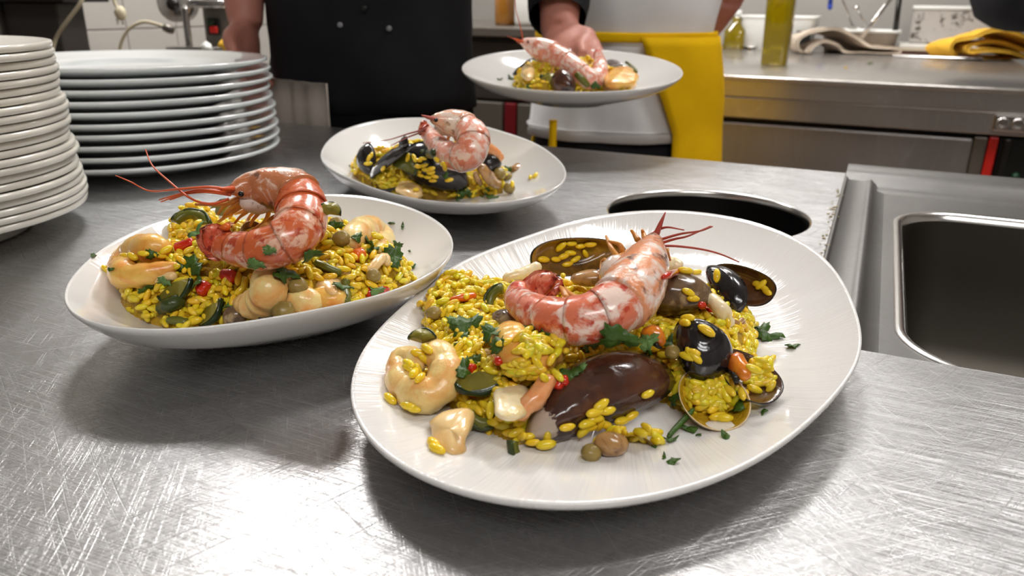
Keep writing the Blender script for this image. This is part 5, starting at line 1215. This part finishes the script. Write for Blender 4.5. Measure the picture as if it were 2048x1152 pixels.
# vegetables of the front plate
def on(px, py, up=.001):
    p_, n_ = hit(px, py); return Vector(p_) + Vector(n_) * up
def vstrip(label, px_pts, w_, mtl, cat, name, up=.0008): return strip_(name, label, [on(x, y, up) for x, y in px_pts], w_, mtl, cat=cat)
vstrip('orange pepper strip at the far left of the front heap', [(900, 602), (925, 598), (952, 594)], .0046, 'pepper_orange', 'pepper strip', 'pepper_strip')
vstrip('red pepper strip behind the closed clam on the front plate', [(1322, 556), (1350, 548), (1385, 545)], .004, 'pepper_red', 'pepper strip', 'pepper_strip')
vstrip('red pepper bit above the upright black mussel on the front plate', [(1398, 608), (1414, 618), (1424, 632)], .0050, 'pepper_red', 'pepper strip', 'pepper_strip')
vstrip('red pepper piece beside the pinkish squid strip, front plate', [(1108, 776), (1122, 766), (1138, 764)], .0056, 'pepper_red', 'pepper strip', 'pepper_strip')
vstrip('red pepper piece beside the plump peeled shrimp, front plate', [(925, 770), (940, 778), (955, 788)], .0058, 'pepper_red', 'pepper strip', 'pepper_strip')
vstrip('tiny red pepper bit among the parsley on the front plate', [(938, 738), (950, 742)], .0052, 'pepper_red', 'pepper strip', 'pepper_strip')
vstrip('red pepper bit below the middle parsley of the front plate', [(990, 715), (1004, 722)], .0050, 'pepper_red', 'pepper strip', 'pepper_strip')
def zuc(px, py, r, label, nrm, axis, a0, a1, skin='zuc_skin', flesh='zuc_flesh', th_=.003, rin=0., up=.002): return slice_('courgette_slice', label, on(px, py, up), r, nrm, axis, a0, a1, th_, skin, flesh, rin)
zuc(962, 752, .0125, 'dark rimmed courgette slice in the middle of the front plate heap', (-.1, -.35, .9), (0, -1, 0), -1.2, 1.3)
zuc(975, 815, .010, 'dull green pepper curl above the bare plate, front heap', (.1, -.8, .5), (0, -.3, -1), -1.3, 1.3, 'green_pepper', 'green_bean', .004, .005)
zuc(1048, 878, .009, 'curved green pepper rind under the tip of the big brown mussel', (.7, -.6, .3), (-.6, -.4, -.6), -1.2, 1.2, 'green_pepper', 'green_bean', .003, .005)
zuc(1006, 610, .010, 'olive green pepper curl beside the front prawn tail', (-.3, -.7, .6), (-1, 0, .4), -1.2, 1.4, 'green_pepper', 'green_bean', .004, .005)
zuc(850, 690, .007, 'thin courgette bit above the plump peeled shrimp', (0, -.5, .85), (0, .3, 1), -1.2, 1.2)
for x, y, r, l in ((872, 632, .0056, 'olive coloured pea at the far left edge of the front heap'), (1182, 916, .0055, 'olive coloured pea at the near edge below the big brown mussel'), (1352, 705, .0046, 'pea tucked beside the upright black mussel')):
    pea(x, y, r, l)
for x, y, s_, a_, l, mt_ in ((930, 655, .019, .4, 'broad parsley leaf lying on the left part of the front heap', 'parsley'), (912, 650, .012, 2.2, 'pale parsley bit beside the broad leaf of the front heap', 'parsley_lt'), (985, 672, .015, 1.9, 'dark parsley leaf near the middle of the front heap', 'parsley'), (1000, 690, .012, .2, 'second parsley leaf lower in the middle of the front heap', 'parsley'),
        (926, 686, .011, 1., 'crumpled parsley below the broad leaf of the front heap', 'parsley'), (925, 745, .013, 2., 'parsley sprig beside the plump peeled shrimp', 'parsley'), (952, 722, .010, .1, 'parsley stalk bit above the courgette slice, front heap', 'parsley'), (1232, 668, .020, .35, 'long parsley leaf under the belly of the front prawn', 'parsley'), (1178, 692, .011, .3, 'parsley bit in the rice below the front prawn', 'parsley_lt'),
        (1296, 684, .012, .5, 'parsley on the loose orange mussel of the front plate', 'parsley_lt'), (1352, 790, .014, 1.3, 'parsley leaf between big brown mussel and clam half', 'parsley'), (1340, 688, .010, 1.2, 'parsley beside the upright black mussel', 'parsley'), (1064, 660, .010, 2.6, 'parsley on the shrimp in front of the prawn tail', 'parsley'), (1092, 670, .009, .9, 'second parsley bit on the shrimp before the prawn tail', 'parsley'),
        (1534, 676, .018, -.2, 'parsley tuft fallen on the sink-side of the front plate', 'parsley'), (1520, 664, .015, .8, 'upper leaf of the parsley tuft at the sink side', 'parsley'), (1584, 696, .009, .3, 'curled parsley shred alone near the sink-side rim', 'parsley'), (1480, 815, .011, .5, 'parsley behind the clam half, front plate', 'parsley'), (1290, 706, .008, 1.5, 'dark parsley shred before the loose orange mussel', 'parsley'),
        (1138, 752, .012, .2, 'parsley by the red pepper above the big brown mussel', 'parsley'), (1160, 742, .009, .5, 'small parsley above the big brown mussel shell', 'parsley_lt')):
    leaf(x, y, s_, l, a_, mt_)
strip_('herb_stalk', 'straight green herb stalk lying before the clam half', [P(1336, 874, .0125), P(1362, 845, .014), P(1388, 818, .016)], .0026, 'parsley', cat='herb')
for x, y, s_, l in ((1450, 874, .0075, 'parsley fleck on the bare front plate below the clam'), (1530, 827, .006, 'parsley fleck on the front plate sink side, alone'), (1348, 926, .007, 'parsley fleck nearest the front rim'), (1341, 884, .0075, 'oval parsley fleck by the herb stalk'), (1378, 862, .0095, 'dark parsley fleck beside the herb stalk'), (1308, 895, .003, 'tiny parsley fleck under the herb stalk'), (1330, 915, .004, 'thin dark fleck near the front rim'), (1398, 872, .0035, 'tiny dark fleck next to the dark parsley fleck')):
    leaf(x, y, s_, l, rng.uniform(0, 3), 'parsley', fleck=True, name='parsley_fleck')
g_ = 'grains stuck on the big brown mussel'
for x, y in ((1292, 788), (1132, 852), (1186, 822), (1200, 812), (1212, 820), (1176, 850), (1165, 856), (1196, 845), (1208, 846), (1240, 838), (1260, 828), (1188, 835), (1172, 843)): grain_thing(x, y, 'yellow rice grain stuck on the big brown mussel shell', g_)
g_ = 'grains stuck on the upright black mussel'
for x, y in ((1378, 640), (1386, 634), (1374, 648), (1382, 708), (1392, 714), (1376, 712), (1388, 704), (1412, 664)): grain_thing(x, y, 'yellow rice grain stuck on the upright black mussel shell', g_)
g_ = 'grains inside the ochre mussel half'
for x, y in ((1120, 490), (1142, 484), (1160, 492), (1126, 512), (1140, 505), (1110, 520), (1150, 520), (1170, 505), (1085, 518), (1134, 528), (1180, 486)): grain_thing(x, y, 'yellow rice grain inside the ochre mussel half', g_)
g_ = 'grains on the gaping mussel'
for x, y in ((1438, 552), (1525, 570), (1532, 578), (1538, 585), (1520, 568)): grain_thing(x, y, 'yellow rice grain on the gaping two-part mussel', g_)
q_ = [(rng.uniform(0, 2 * PI), math.sqrt(rng.random())) for k in range(70)]
grain_patch([(1428 + 54 * r_ * math.cos(a_), 788 + 28 * r_ * math.sin(a_)) for a_, r_ in q_], 'rice packed into the pale rimmed clam half')
grain_patch([(1522 + rng.uniform(-26, 24), 754 + rng.uniform(-34, 30)) for k in range(34)], 'rice lying in the low open mussel with orange meat')
g_ = 'grains on the closed clam'
for x, y in ((1375, 584), (1384, 596), (1392, 548), (1370, 546)): grain_thing(x, y, 'yellow rice grain on the closed brown clam', g_)
g_ = 'grains on the plump shrimp'
for x, y in ((822, 728), (836, 740), (846, 722), (830, 752), (842, 760), (852, 748), (818, 742), (858, 700), (838, 712)): grain_thing(x, y, 'yellow rice grain clinging to the plump peeled shrimp', g_)
grain_patch([(1072 + rng.normal() * 22, 690 + rng.normal() * 13) for k in range(46)], 'rice clump on the half covered shrimp of the front plate')
grain_patch([(1050 + rng.normal() * 34, 742 + rng.normal() * 9) for k in range(40)], 'rice ridge between half covered shrimp and pinkish squid strip')
grain_thing(778, 803, 'single rice grain alone at the far left of the front plate', ang=-.8); grain_thing(830, 816, 'rice grain lying just below the plump peeled shrimp', ang=-.4); grain_thing(820, 810, 'second rice grain touching the underside of the plump shrimp', ang=-.3)
grain_thing(1308, 871, 'single fat rice grain beside the near edge of the front heap', ang=0.); grain_thing(865, 893, 'rice grain under the lone squid cone', ang=-1.); grain_thing(872, 904, 'second rice grain under the lone squid cone', ang=-.6)
grain_thing(1448, 842, 'rice grain fallen before the clam half', ang=-.3); grain_thing(1436, 838, 'second rice grain fallen before the clam half', ang=.2)

# ------------------------------------------------------------------ left plate
lf.mound((-.137, .424, .077, .060, .1), .045, .056, [(500, 570, .018, .026), (400, 470, .016, .024), (400, 612, .018, .014)], 1900, 'saffron rice with shrimp and squid heaped on the plate beside the stacks', 23, .0070)
P = lambda x, y, z: lf.on(x, y, z)
prawn('whole orange king prawn arched over the plate beside the stacks, long feelers reaching out',
      [P(462, 380, .088), P(500, 374, .088), P(545, 377, .087), P(590, 390, .084), P(604, 424, .078), P(592, 464, .072), P(556, 490, .067), P(506, 500, .064), P(458, 494, .063), P(440, 488, .063)],
      [.0052, .0088, .0106, .0120, .0122, .0116, .0108, .0094, .0074, .0062], 4, UPV,
      [(P(406, 500, .062), .009, TOCAM), (P(400, 464, .072), .016, (-.3, -.6, .6)), (P(414, 455, .074), .015, (.2, -.6, .7)), (P(408, 508, .060), .012, (0, -.9, .3)), (P(428, 460, .072), .013, (0, -.7, .7))],
      [[P(462, 380, .088), P(420, 374, .090), P(360, 378, .088), P(300, 382, .082), P(262, 364, .086), P(231, 351, .088)], [P(458, 398, .084), P(420, 408, .082), P(380, 396, .084), P(335, 360, .090), P(304, 330, .094), P(291, 299, .100)], [P(462, 386, .087), P(400, 380, .088), P(352, 390, .084), P(318, 400, .08)], [P(462, 390, .086), P(410, 384, .087), P(360, 390, .084), P(322, 404, .078)], [P(464, 384, .087), P(430, 380, .088), P(385, 384, .086), P(340, 400, .08)]],
      [[P(488, 396, .082), P(472, 408, .078), P(452, 424, .07), P(446, 436, .066)], [P(512, 402, .080), P(500, 418, .074), P(480, 434, .066), P(470, 446, .062)], [P(526, 404, .078), P(520, 422, .072), P(506, 440, .066), P(500, 452, .062)], [P(536, 410, .076), P(536, 430, .070), P(526, 448, .064)], [P(480, 396, .082), P(466, 402, .080), P(448, 412, .076), P(436, 428, .07)],
       [P(480, 398, .080), P(440, 408, .078), P(390, 409, .078)], [P(500, 402, .078), P(470, 420, .072), P(436, 444, .060)], [P(505, 400, .078), P(478, 404, .076), P(460, 436, .06)], [P(530, 408, .074), P(502, 430, .064), P(490, 452, .056)], [P(540, 440, .066), P(515, 455, .062), P(500, 462, .058)], [P(548, 455, .066), P(530, 450, .068), P(512, 470, .06)], [P(520, 404, .078), P(492, 420, .07), P(470, 428, .062)]],
      P(438, 376, .092), 'prawn_orange', 'head_tan', 'antenna', swim=[(P(566, 430, .072), P(530, 446, .068), (0, -.7, .7)), (P(568, 446, .070), P(534, 456, .066), (0, -.7, .7)), (P(560, 464, .068), P(526, 464, .066), (0, -.7, .7)), (P(548, 474, .066), P(512, 472, .066), (0, -.7, .7))], eye=P(482, 388, .090), flat=1.05, gill=[(P(520, 404, .080), (.011, .007, .006)), (P(548, 400, .078), (.009, .006, .006))])
curl('peeled_shrimp', 'large golden peeled shrimp curled at the stack side of the left plate', [P(340, 500, .036), P(300, 500, .036), P(262, 520, .032), P(250, 548, .028), P(285, 552, .030), P(330, 540, .032), P(356, 530, .034)], .0108, 'shrimp_yellow', up=(0, -.3, .95))
strip_('squid_strip', 'pale squid ring end below the golden peeled shrimp', [P(300, 562, .022), P(325, 556, .024), P(352, 552, .026)], .006, 'squid', cat='squid')
curl('peeled_shrimp', 'cream peeled shrimp standing upright below the orange king prawn', [P(540, 545, .048), P(538, 580, .044), P(518, 606, .036), P(490, 606, .030), P(482, 590, .030)], .0100, 'shrimp', up=(0, -.6, .8))
curl('peeled_shrimp', 'pale squared shrimp at the far side of the left plate heap', [P(700, 490, .034), P(715, 470, .040), P(745, 460, .042), P(764, 480, .036), P(758, 500, .030)], .0095, 'shrimp', up=(0, -.3, .95))
lump('shrimp_piece', 'rounded white shrimp piece low at the near edge of the left heap', 'shrimp', P(605, 605, .026), (.012, .008, .008), 'shrimp', seed=4, amp=.1)
lump('shrimp_piece', 'pinkish shrimp piece at the near edge, toward the front plate', 'shrimp', P(655, 596, .026), (.011, .007, .006), 'shrimp_yellow', seed=5, amp=.1)
chunk('squid_piece', 'pointed beige squid triangle in the middle of the left plate heap', 'squid', [(634, 575), (650, 545), (668, 534), (678, 556), (680, 582), (668, 588), (648, 580)], lf, .040, .006, 'squid', 6, lean=(-.1, -.7, .7))
chunk('squid_piece', 'long tan squid wedge beside the bend of the orange king prawn', 'squid', [(622, 486), (640, 482), (665, 505), (676, 524), (655, 524), (636, 510)], lf, .044, .006, 'squid', 7, lean=(-.1, -.6, .8))
strip_('squid_strip', 'slim tan squid strip near the olive pea, left plate', [P(548, 590, .036), P(575, 578, .040), P(600, 566, .042)], .0062, 'squid', cat='squid')
strip_('squid_strip', 'hooked squid curl at the far sink side of the left heap', [P(735, 545, .026), P(752, 528, .030), P(768, 515, .034), P(776, 530, .030)], .0062, 'squid', cat='squid')
strip_('squid_strip', 'pale squid sliver at the near edge below the beige triangle', [P(664, 590, .030), P(680, 604, .024), P(684, 612, .02)], .007, 'squid', cat='squid')
half_shell('clam_shell', 'dark speckled clam at the near edge of the left plate', 'clam', P(448, 638, .018), P(498, 630, .020), (0, -.6, .8), .013, .006, skin='clam', inner='mussel_inner', kind='clam')
half_shell('clam_shell', 'small dark shell at the near edge, beside the speckled clam', 'clam', P(510, 634, .018), P(560, 626, .019), (0, -.6, .8), .011, .005, skin='mussel_black', inner='mussel_inner', kind='clam')
half_shell('clam_shell', 'tan clam half under the prawn bend on the left plate', 'clam', P(480, 478, .05), P(530, 462, .05), (0, .5, -.8), .022, .006, skin='clam_pale', inner='mussel_inner_ochre', kind='clam')
zuc(352, 569, .0115, 'dark courgette stick slice below the golden shrimp, left plate', (-.3, -.75, .55), (.4, -.6, -.7), -1.3, 1.3)
zuc(420, 617, .0105, 'courgette slice with dark rind near the near rim of the left plate', (-.5, -.6, .6), (.6, -.3, -.7), -1.4, 1.4)
zuc(440, 432, .012, 'courgette slice tucked behind the orange prawn legs', (-.4, -.6, .6), (-.4, .4, 1), -1.3, 1.3)
zuc(384, 458, .0125, 'green pepper arc at the far stack side of the left heap', (0, -.6, .75), (0, .4, 1), -1.4, 1.2, 'green_pepper', 'green_bean', .004, .007)
zuc(652, 428, .006, 'dark courgette round behind the prawn bend', (.2, -.6, .7), (0, 0, 1), -1.8, 1.8)
vstrip('green bean piece lying across the near middle of the left heap', [(690, 556), (690, 580), (690, 604)], .0058, 'green_bean', 'green bean', 'green_bean')
vstrip('long olive bean strip beneath the tan squid wedge', [(622, 524), (655, 536), (682, 548)], .0048, 'green_bean', 'green bean', 'green_bean')
vstrip('wrinkled dark green pepper piece at the stack-side edge of the left heap', [(322, 616), (345, 606), (368, 600)], .0085, 'green_pepper', 'green pepper', 'pepper_piece')
vstrip('cut green bean end at the near edge of the left heap', [(340, 640), (360, 642), (378, 646)], .0052, 'green_bean', 'green bean', 'green_bean')
vstrip('bright red pepper strip at the near rim toward the front plate', [(730, 586), (752, 582), (774, 576)], .0058, 'pepper_red', 'pepper strip', 'pepper_strip')
vstrip('red pepper square in the stack-side half of the left heap', [(398, 572), (410, 578), (418, 584)], .0092, 'pepper_red', 'pepper strip', 'pepper_piece')
vstrip('red pepper piece below the orange prawn tail', [(448, 548), (462, 554), (474, 560)], .0078, 'pepper_red', 'pepper strip', 'pepper_piece')
vstrip('dark red pepper strip at the far stack side of the left heap', [(352, 500), (372, 492), (388, 484)], .0066, 'pepper_red', 'pepper strip', 'pepper_strip')
vstrip('orange pepper bit in the sink-side half of the left heap', [(704, 512), (716, 514), (728, 510)], .0088, 'pepper_orange', 'pepper strip', 'pepper_piece')
vstrip('small orange pepper strip behind the orange prawn legs', [(440, 458), (452, 456), (464, 454)], .0046, 'pepper_orange', 'pepper strip', 'pepper_strip')
for x, y, r, l in ((594, 574, .0070, 'olive pea cut flat on the slim squid strip, left plate'), (682, 484, .0068, 'olive pea upright beside the squared shrimp, left plate'), (560, 614, .0075, 'big olive pea at the near edge of the left plate'), (744, 546, .0055, 'small olive pea by the hooked squid curl'), (668, 452, .0056, 'green pea on top of the far side of the left heap')):
    pea(x, y, r, l)
for x, y, s_, a_, l, mt_ in ((390, 538, .021, -.6, 'large parsley leaf on the stack-side half of the left heap', 'parsley'), (366, 532, .011, .2, 'small parsley beside the large leaf, left heap', 'parsley'), (398, 568, .010, 1.4, 'parsley below the large leaf of the left heap', 'parsley'), (396, 466, .012, .5, 'pale parsley shred beside the orange prawn tail fan', 'parsley_lt'), (512, 526, .0105, .6, 'parsley bit under the belly of the orange prawn', 'parsley_lt'), (568, 548, .016, .2, 'dark parsley cluster beside the upright cream shrimp', 'parsley'), (558, 556, .012, 1.8, 'lower leaf of the dark parsley cluster, left heap', 'parsley'), (616, 508, .013, .7, 'parsley under the orange prawn bend', 'parsley'),
        (682, 578, .013, .1, 'curly parsley near the bean piece, left heap', 'parsley'), (730, 488, .015, -.4, 'parsley lying before the squared shrimp', 'parsley'), (742, 502, .010, .4, 'second parsley bit before the squared shrimp', 'parsley'), (786, 517, .018, -1.2, 'parsley leaf at the sink-side edge of the left heap', 'parsley'), (788, 490, .011, .6, 'parsley leaf sticking up beside the left plate heap', 'parsley'), (672, 452, .012, 1.4, 'parsley beside the squared shrimp top', 'parsley'), (712, 478, .009, 1.5, 'parsley shred stuck on the squared shrimp', 'parsley'), (304, 508, .009, .5, 'parsley shred on the golden peeled shrimp', 'parsley'),
        (290, 574, .012, .4, 'dark parsley under the golden peeled shrimp', 'parsley'), (750, 582, .010, .4, 'pale parsley by the bright red pepper strip', 'parsley_lt'), (330, 562, .009, 1., 'pale parsley bit in the stack-side rice', 'parsley_lt'), (540, 500, .008, .2, 'pale parsley on the orange prawn', 'parsley_lt'), (462, 610, .009, 1.2, 'bright parsley shred at the near edge, left heap', 'parsley_lt')):
    leaf(x, y, s_, l, a_, mt_)
for x, y, s_, l in ((784, 449, .008, 'parsley fleck on the bare far rim of the left plate'), (805, 454, .006, 'second parsley fleck on the far rim of the left plate'), (826, 535, .0095, 'thin parsley fleck alone at the sink-side rim of the left plate'), (187, 513, .006, 'parsley fleck on the stack-side rim of the left plate'), (224, 540, .005, 'dark fleck beside the lone grain on the left plate'), (252, 585, .003, 'tiny fleck on the bare left plate'), (820, 504, .004, 'dark speck at the sink-side rim of the left plate')):
    leaf(x, y, s_, l, rng.uniform(0, 3), 'parsley', fleck=True, name='parsley_fleck')
grain_thing(212, 543, 'lone rice grain on the stack-side rim of the left plate', ang=0.); grain_thing(254, 512, 'rice grain on the golden peeled shrimp', ang=.2)
g_ = 'grains on the golden shrimp'
for x, y in ((270, 512), (290, 506), (320, 510), (332, 500)): grain_thing(x, y, 'yellow rice grain on top of the golden peeled shrimp', g_)

# ------------------------------------------------------------------ back plate
bk.mound((-.080, .728, .067, .050, -.1), .040, .050, [(1040, 352, .012, .010), (985, 340, .022, .018), (1020, 360, .012, .008)], 1400, 'saffron rice with mussels heaped on the farthest plate of the worktop', 37, .0078)
P = lambda x, y, z: bk.on(x, y, z, .006)
prawn('small curled pink king prawn on top of the farthest plate heap',
      [P(862, 238, .098), P(892, 242, .096), P(924, 252, .092), P(946, 274, .086), P(940, 306, .076), P(912, 315, .071), P(884, 298, .073), P(862, 275, .077), P(848, 256, .082)],
      [.0050, .0082, .0100, .0112, .0110, .0098, .0082, .0064, .0046], 3, (0, -.6, .8),
      [(P(843, 247, .086), .009, TOCAM), (P(838, 254, .086), .011, (-.5, -.6, .5)), (P(848, 244, .088), .010, (.3, -.6, .6)), (P(840, 260, .082), .009, (-.4, -.8, .2))],
      [[P(852, 258, .090), P(815, 268, .080), P(775, 280, .066), P(726, 286, .058)], [P(850, 262, .088), P(812, 276, .076), P(784, 290, .064), P(764, 298, .058)]],
      [[P(890, 256, .086), P(882, 272, .080), P(890, 284, .076)], [P(905, 262, .084), P(896, 278, .078), P(904, 290, .074)], [P(920, 268, .080), P(912, 284, .076), P(914, 296, .072)]],
      P(843, 230, .106), 'prawn_pale', 'head_pale', 'antenna_pink', eye=P(872, 240, .1), flat=1.05, gill=[(P(894, 254, .089), (.010, .006, .006))])
half_shell('mussel_shell', 'large black mussel shell sloping down the near side of the farthest heap', 'mussel', P(938, 372, .020), P(806, 306, .052), (-.1, -.80, .55), .045, .017, skin='mussel_black', bend=-.10)
half_shell('mussel_shell', 'short black mussel shell at the left end of the farthest heap', 'mussel', P(748, 350, .020), P(728, 290, .052), (-.55, -.75, .2), .026, .010, skin='mussel_black', bend=.05)
ms = empty('open_mussel', P(775, 335, .04), 'half open mussel filled with rice on the farthest plate', 'mussel')
half_shell('upper_half', '', '', P(740, 358, .024), P(822, 292, .062), (-.35, -.45, .85), .020, .008, skin='mussel_black', parent=ms, bend=.05)
half_shell('lower_half', '', '', P(742, 364, .018), P(805, 366, .024), (.1, .4, -.9), .020, .008, skin='mussel_black', inner='mussel_inner_ochre', parent=ms, bend=.05)
half_shell('mussel_shell', 'black mussel shell dotted with rice at the far right of the farthest heap', 'mussel', P(966, 318, .040), P(992, 342, .026), (.2, -.8, .5), .022, .010, skin='mussel_black', bend=.05)
half_shell('mussel_shell', 'tip of a black mussel poking up behind the farthest heap', 'mussel', P(806, 300, .056), P(816, 278, .068), (0, -.8, .5), .012, .005, skin='mussel_black', bend=.05)
chunk('squid_piece', 'pale squid cube at the near edge of the farthest heap', 'squid', [(795, 385), (802, 354), (820, 356), (838, 368), (842, 390), (825, 396)], bk, .024, .012, 'squid', 9, lean=(-.1, -.8, .5))
strip_('squid_strip', 'orange pink squid strip behind the curled pale prawn, farthest plate', [P(956, 284, .058), P(976, 295, .052), P(996, 312, .044), P(1000, 322, .04)], .011, 'squid_pink', cat='squid')
strip_('squid_tentacle', 'tan squid tentacle running down the right of the farthest heap', [P(958, 330, .044), P(972, 348, .036), P(986, 364, .026), P(998, 370, .02)], .011, 'tan_flesh', cat='squid')
strip_('squid_tentacle', 'thin squid tentacle beside the tan one, farthest heap', [P(950, 345, .038), P(956, 360, .03), P(962, 368, .024)], .006, 'tan_flesh', cat='squid')
lump('mollusc_piece', 'grey brown mollusc piece at the right end of the farthest heap', 'mollusc', P(1034, 344, .020), (.012, .009, .008), 'tan_flesh', seed=12)
lump('mollusc_piece', 'second brown mollusc bit just right of the grey one, farthest plate', 'mollusc', P(1048, 344, .020), (.009, .007, .006), 'tan_flesh', seed=13)
zuc(812, 340, .016, 'courgette slice standing before the big black mussel, farthest plate', (-.6, -.7, .3), (0, -.2, 1), -1.6, 1.6, 'green_pepper', 'green_bean')
vstrip('green pepper bit under the pale prawn, farthest heap', [(842, 304), (858, 308), (872, 306)], .009, 'green_pepper', 'green pepper', 'pepper_piece')
pea(1021, 387, .0075, 'round olive pea alone on the bare farthest plate', sink_=.9); pea(998, 352, .0080, 'brown olive pea at the right side of the farthest heap'); pea(1016, 357, .0070, 'green pea beside the brown one on the farthest heap')
for x, y, s_, a_, l in ((970, 378, .016, .3, 'parsley leaf on the bare near side of the farthest plate'), (922, 386, .017, .9, 'parsley under the tip of the large black mussel, farthest plate'), (1014, 340, .014, .5, 'parsley at the right end of the farthest heap'), (980, 396, .016, .1, 'parsley shreds near the front rim of the farthest plate'), (892, 352, .008, 1.3, 'parsley dot on the large black mussel, farthest plate'), (942, 388, .011, .3, 'second parsley under the large black mussel tip')):
    leaf(x, y, s_, l, a_, 'parsley')
for x, y, s_, l in ((701, 335, .008, 'dark fleck on the left inside of the farthest plate'), (652, 338, .006, 'dark fleck at the left rim of the farthest plate'), (915, 402, .006, 'thin fleck at the near rim of the farthest plate'), (963, 394, .005, 'small green fleck beside the shreds, farthest plate')):
    leaf(x, y, s_, l, rng.uniform(0, 3), 'parsley', fleck=True, name='parsley_fleck')
g_ = 'grains on the large black mussel of the farthest plate'
for x, y in ((818, 316), (828, 318), (838, 322), (846, 318), (852, 340), (862, 346), (856, 354), (866, 360), (842, 350), (836, 342), (848, 332), (888, 326), (892, 332), (876, 318), (898, 358), (834, 334), (862, 338), (870, 352)): grain_thing(x, y, 'yellow rice grain on the large black mussel of the farthest plate', g_)
g_ = 'grains on the left-end mussel of the farthest plate'
for x, y in ((738, 318), (736, 328), (742, 312), (755, 352), (768, 336)): grain_thing(x, y, 'yellow rice grain on the left-end mussels of the farthest plate', g_)
for x, y, l in ((1024, 370, 'rice grains clump end alone right of the farthest heap'), (1072, 353, 'outermost rice grain at the right of the farthest plate'), (1062, 356, 'second outermost rice grain at the right of the farthest plate'), (982, 386, 'rice grain by the parsley shreds, farthest plate'), (990, 384, 'second rice grain by the parsley shreds, farthest plate'), (946, 392, 'rice grain below the big mussel tip, farthest plate'), (832, 382, 'rice grain on the pale squid cube')):
    grain_thing(x, y, l)

# ------------------------------------------------------------------ held plate
hd.mound((.066, 1.022, .066, .050, 0), .034, .05, [(1080, 145, .03, .040), (1240, 160, .022, .016), (1292, 152, .010, .010)], 1000, 'saffron rice with mussels heaped on the held plate', 51, .0085)
P = lambda x, y, z: hd.on(x, y, max(.013, z - .027), .008)
prawn('pale pink king prawn stretched over the held plate, red feeler rising from its head',
      [P(1042, 82, .098), P(1066, 92, .092), P(1098, 106, .084), P(1128, 124, .076), P(1152, 142, .068), P(1180, 158, .058), P(1196, 152, .058), P(1200, 132, .064), P(1198, 112, .070)],
      [.0070, .0118, .0146, .0152, .0140, .0125, .0112, .0090, .006], 3, (0, -.7, .7),
      [(P(1192, 98, .076), .010, TOCAM), (P(1188, 104, .074), .012, (-.3, -.7, .5)), (P(1200, 98, .076), .012, (.3, -.7, .5))],
      [[P(1046, 80, .10), P(1040, 50, .118), P(1032, 20, .138), P(1030, -10, .155)], [P(1040, 88, .098), P(1028, 78, .102), P(1014, 72, .106)]],
      [[P(1090, 120, .074), P(1084, 135, .064), P(1076, 142, .058)], [P(1108, 126, .070), P(1104, 142, .060), P(1098, 150, .054)]],
      P(1024, 76, .106), 'prawn_pale', 'prawn_pale', 'antenna', eye=P(1056, 84, .1), flat=1.0)
half_shell('mussel_shell', 'dark mussel half leaning in the middle of the held plate', 'mussel', hd.on(1150, 182, .012, .020), hd.on(1108, 146, .030, .018), (-.3, -.85, .4), .030, .011, skin='mussel_brown', bend=.05)
half_shell('mussel_shell', 'black mussel half at the far side of the held plate', 'mussel', hd.on(1082, 120, .026, .016), hd.on(1030, 152, .016, .016), (-.3, -.7, .5), .026, .010, skin='mussel_black', bend=.05)
half_shell('mussel_shell', 'brown mussel half at the sink-side end of the held plate', 'mussel', hd.on(1204, 138, .020, .012), hd.on(1248, 134, .018, .012), (.1, -.7, .7), .022, .009, skin='mussel_brown', bend=.05)
chunk('squid_piece', 'broad yellow squid slab at the sink-side end of the held plate', 'squid', [(1208, 160), (1222, 140), (1255, 136), (1274, 150), (1270, 168), (1240, 172), (1215, 172)], hd, .034, .012, 'shrimp_yellow', 11, lean=(0, -.7, .7))
chunk('squid_piece', 'pale orange squid piece at the near edge of the held plate', 'squid', [(1196, 176), (1215, 168), (1250, 170), (1272, 168), (1262, 178), (1225, 182)], hd, .020, .010, 'squid', 12, lean=(0, -.7, .7))
chunk('squid_piece', 'tan squid piece left in the rice of the held plate', 'squid', [(1042, 150), (1050, 132), (1066, 134), (1068, 150), (1056, 160)], hd, .040, .010, 'squid', 13, lean=(-.1, -.8, .6))
lump('shrimp_piece', 'orange shrimp piece alone near the sink-side rim of the held plate', 'shrimp', P(1302, 148, .022), (.012, .009, .008), 'squid_pink', seed=3)
vstrip('green bean standing at the sink-side end of the held plate', [(1252, 124), (1262, 134), (1272, 146)], .007, 'green_bean', 'green bean', 'green_bean')
vstrip('green bean crossing the prawn tail on the held plate', [(1152, 146), (1164, 158), (1178, 172)], .009, 'green_bean', 'green bean', 'green_bean')
vstrip('short green bean among the rice left on the held plate', [(1080, 152), (1092, 166)], .008, 'green_pepper', 'green bean', 'green_bean')
zuc(1100, 166, .013, 'dark courgette slice before the mussel on the held plate', (-.3, -.8, .5), (0, .2, 1), -1.6, 1.6)
for x, y, s_, a_, l in ((1022, 158, .014, .4, 'parsley at the left edge of the held plate heap'), (1190, 170, .016, .8, 'parsley under the prawn tail of the held plate'), (1058, 174, .013, 1.9, 'parsley at the near edge of the held plate heap'), (1000, 160, .010, .4, 'parsley fleck on the bare left of the held plate')):
    leaf(x, y, s_, l, a_, 'parsley')
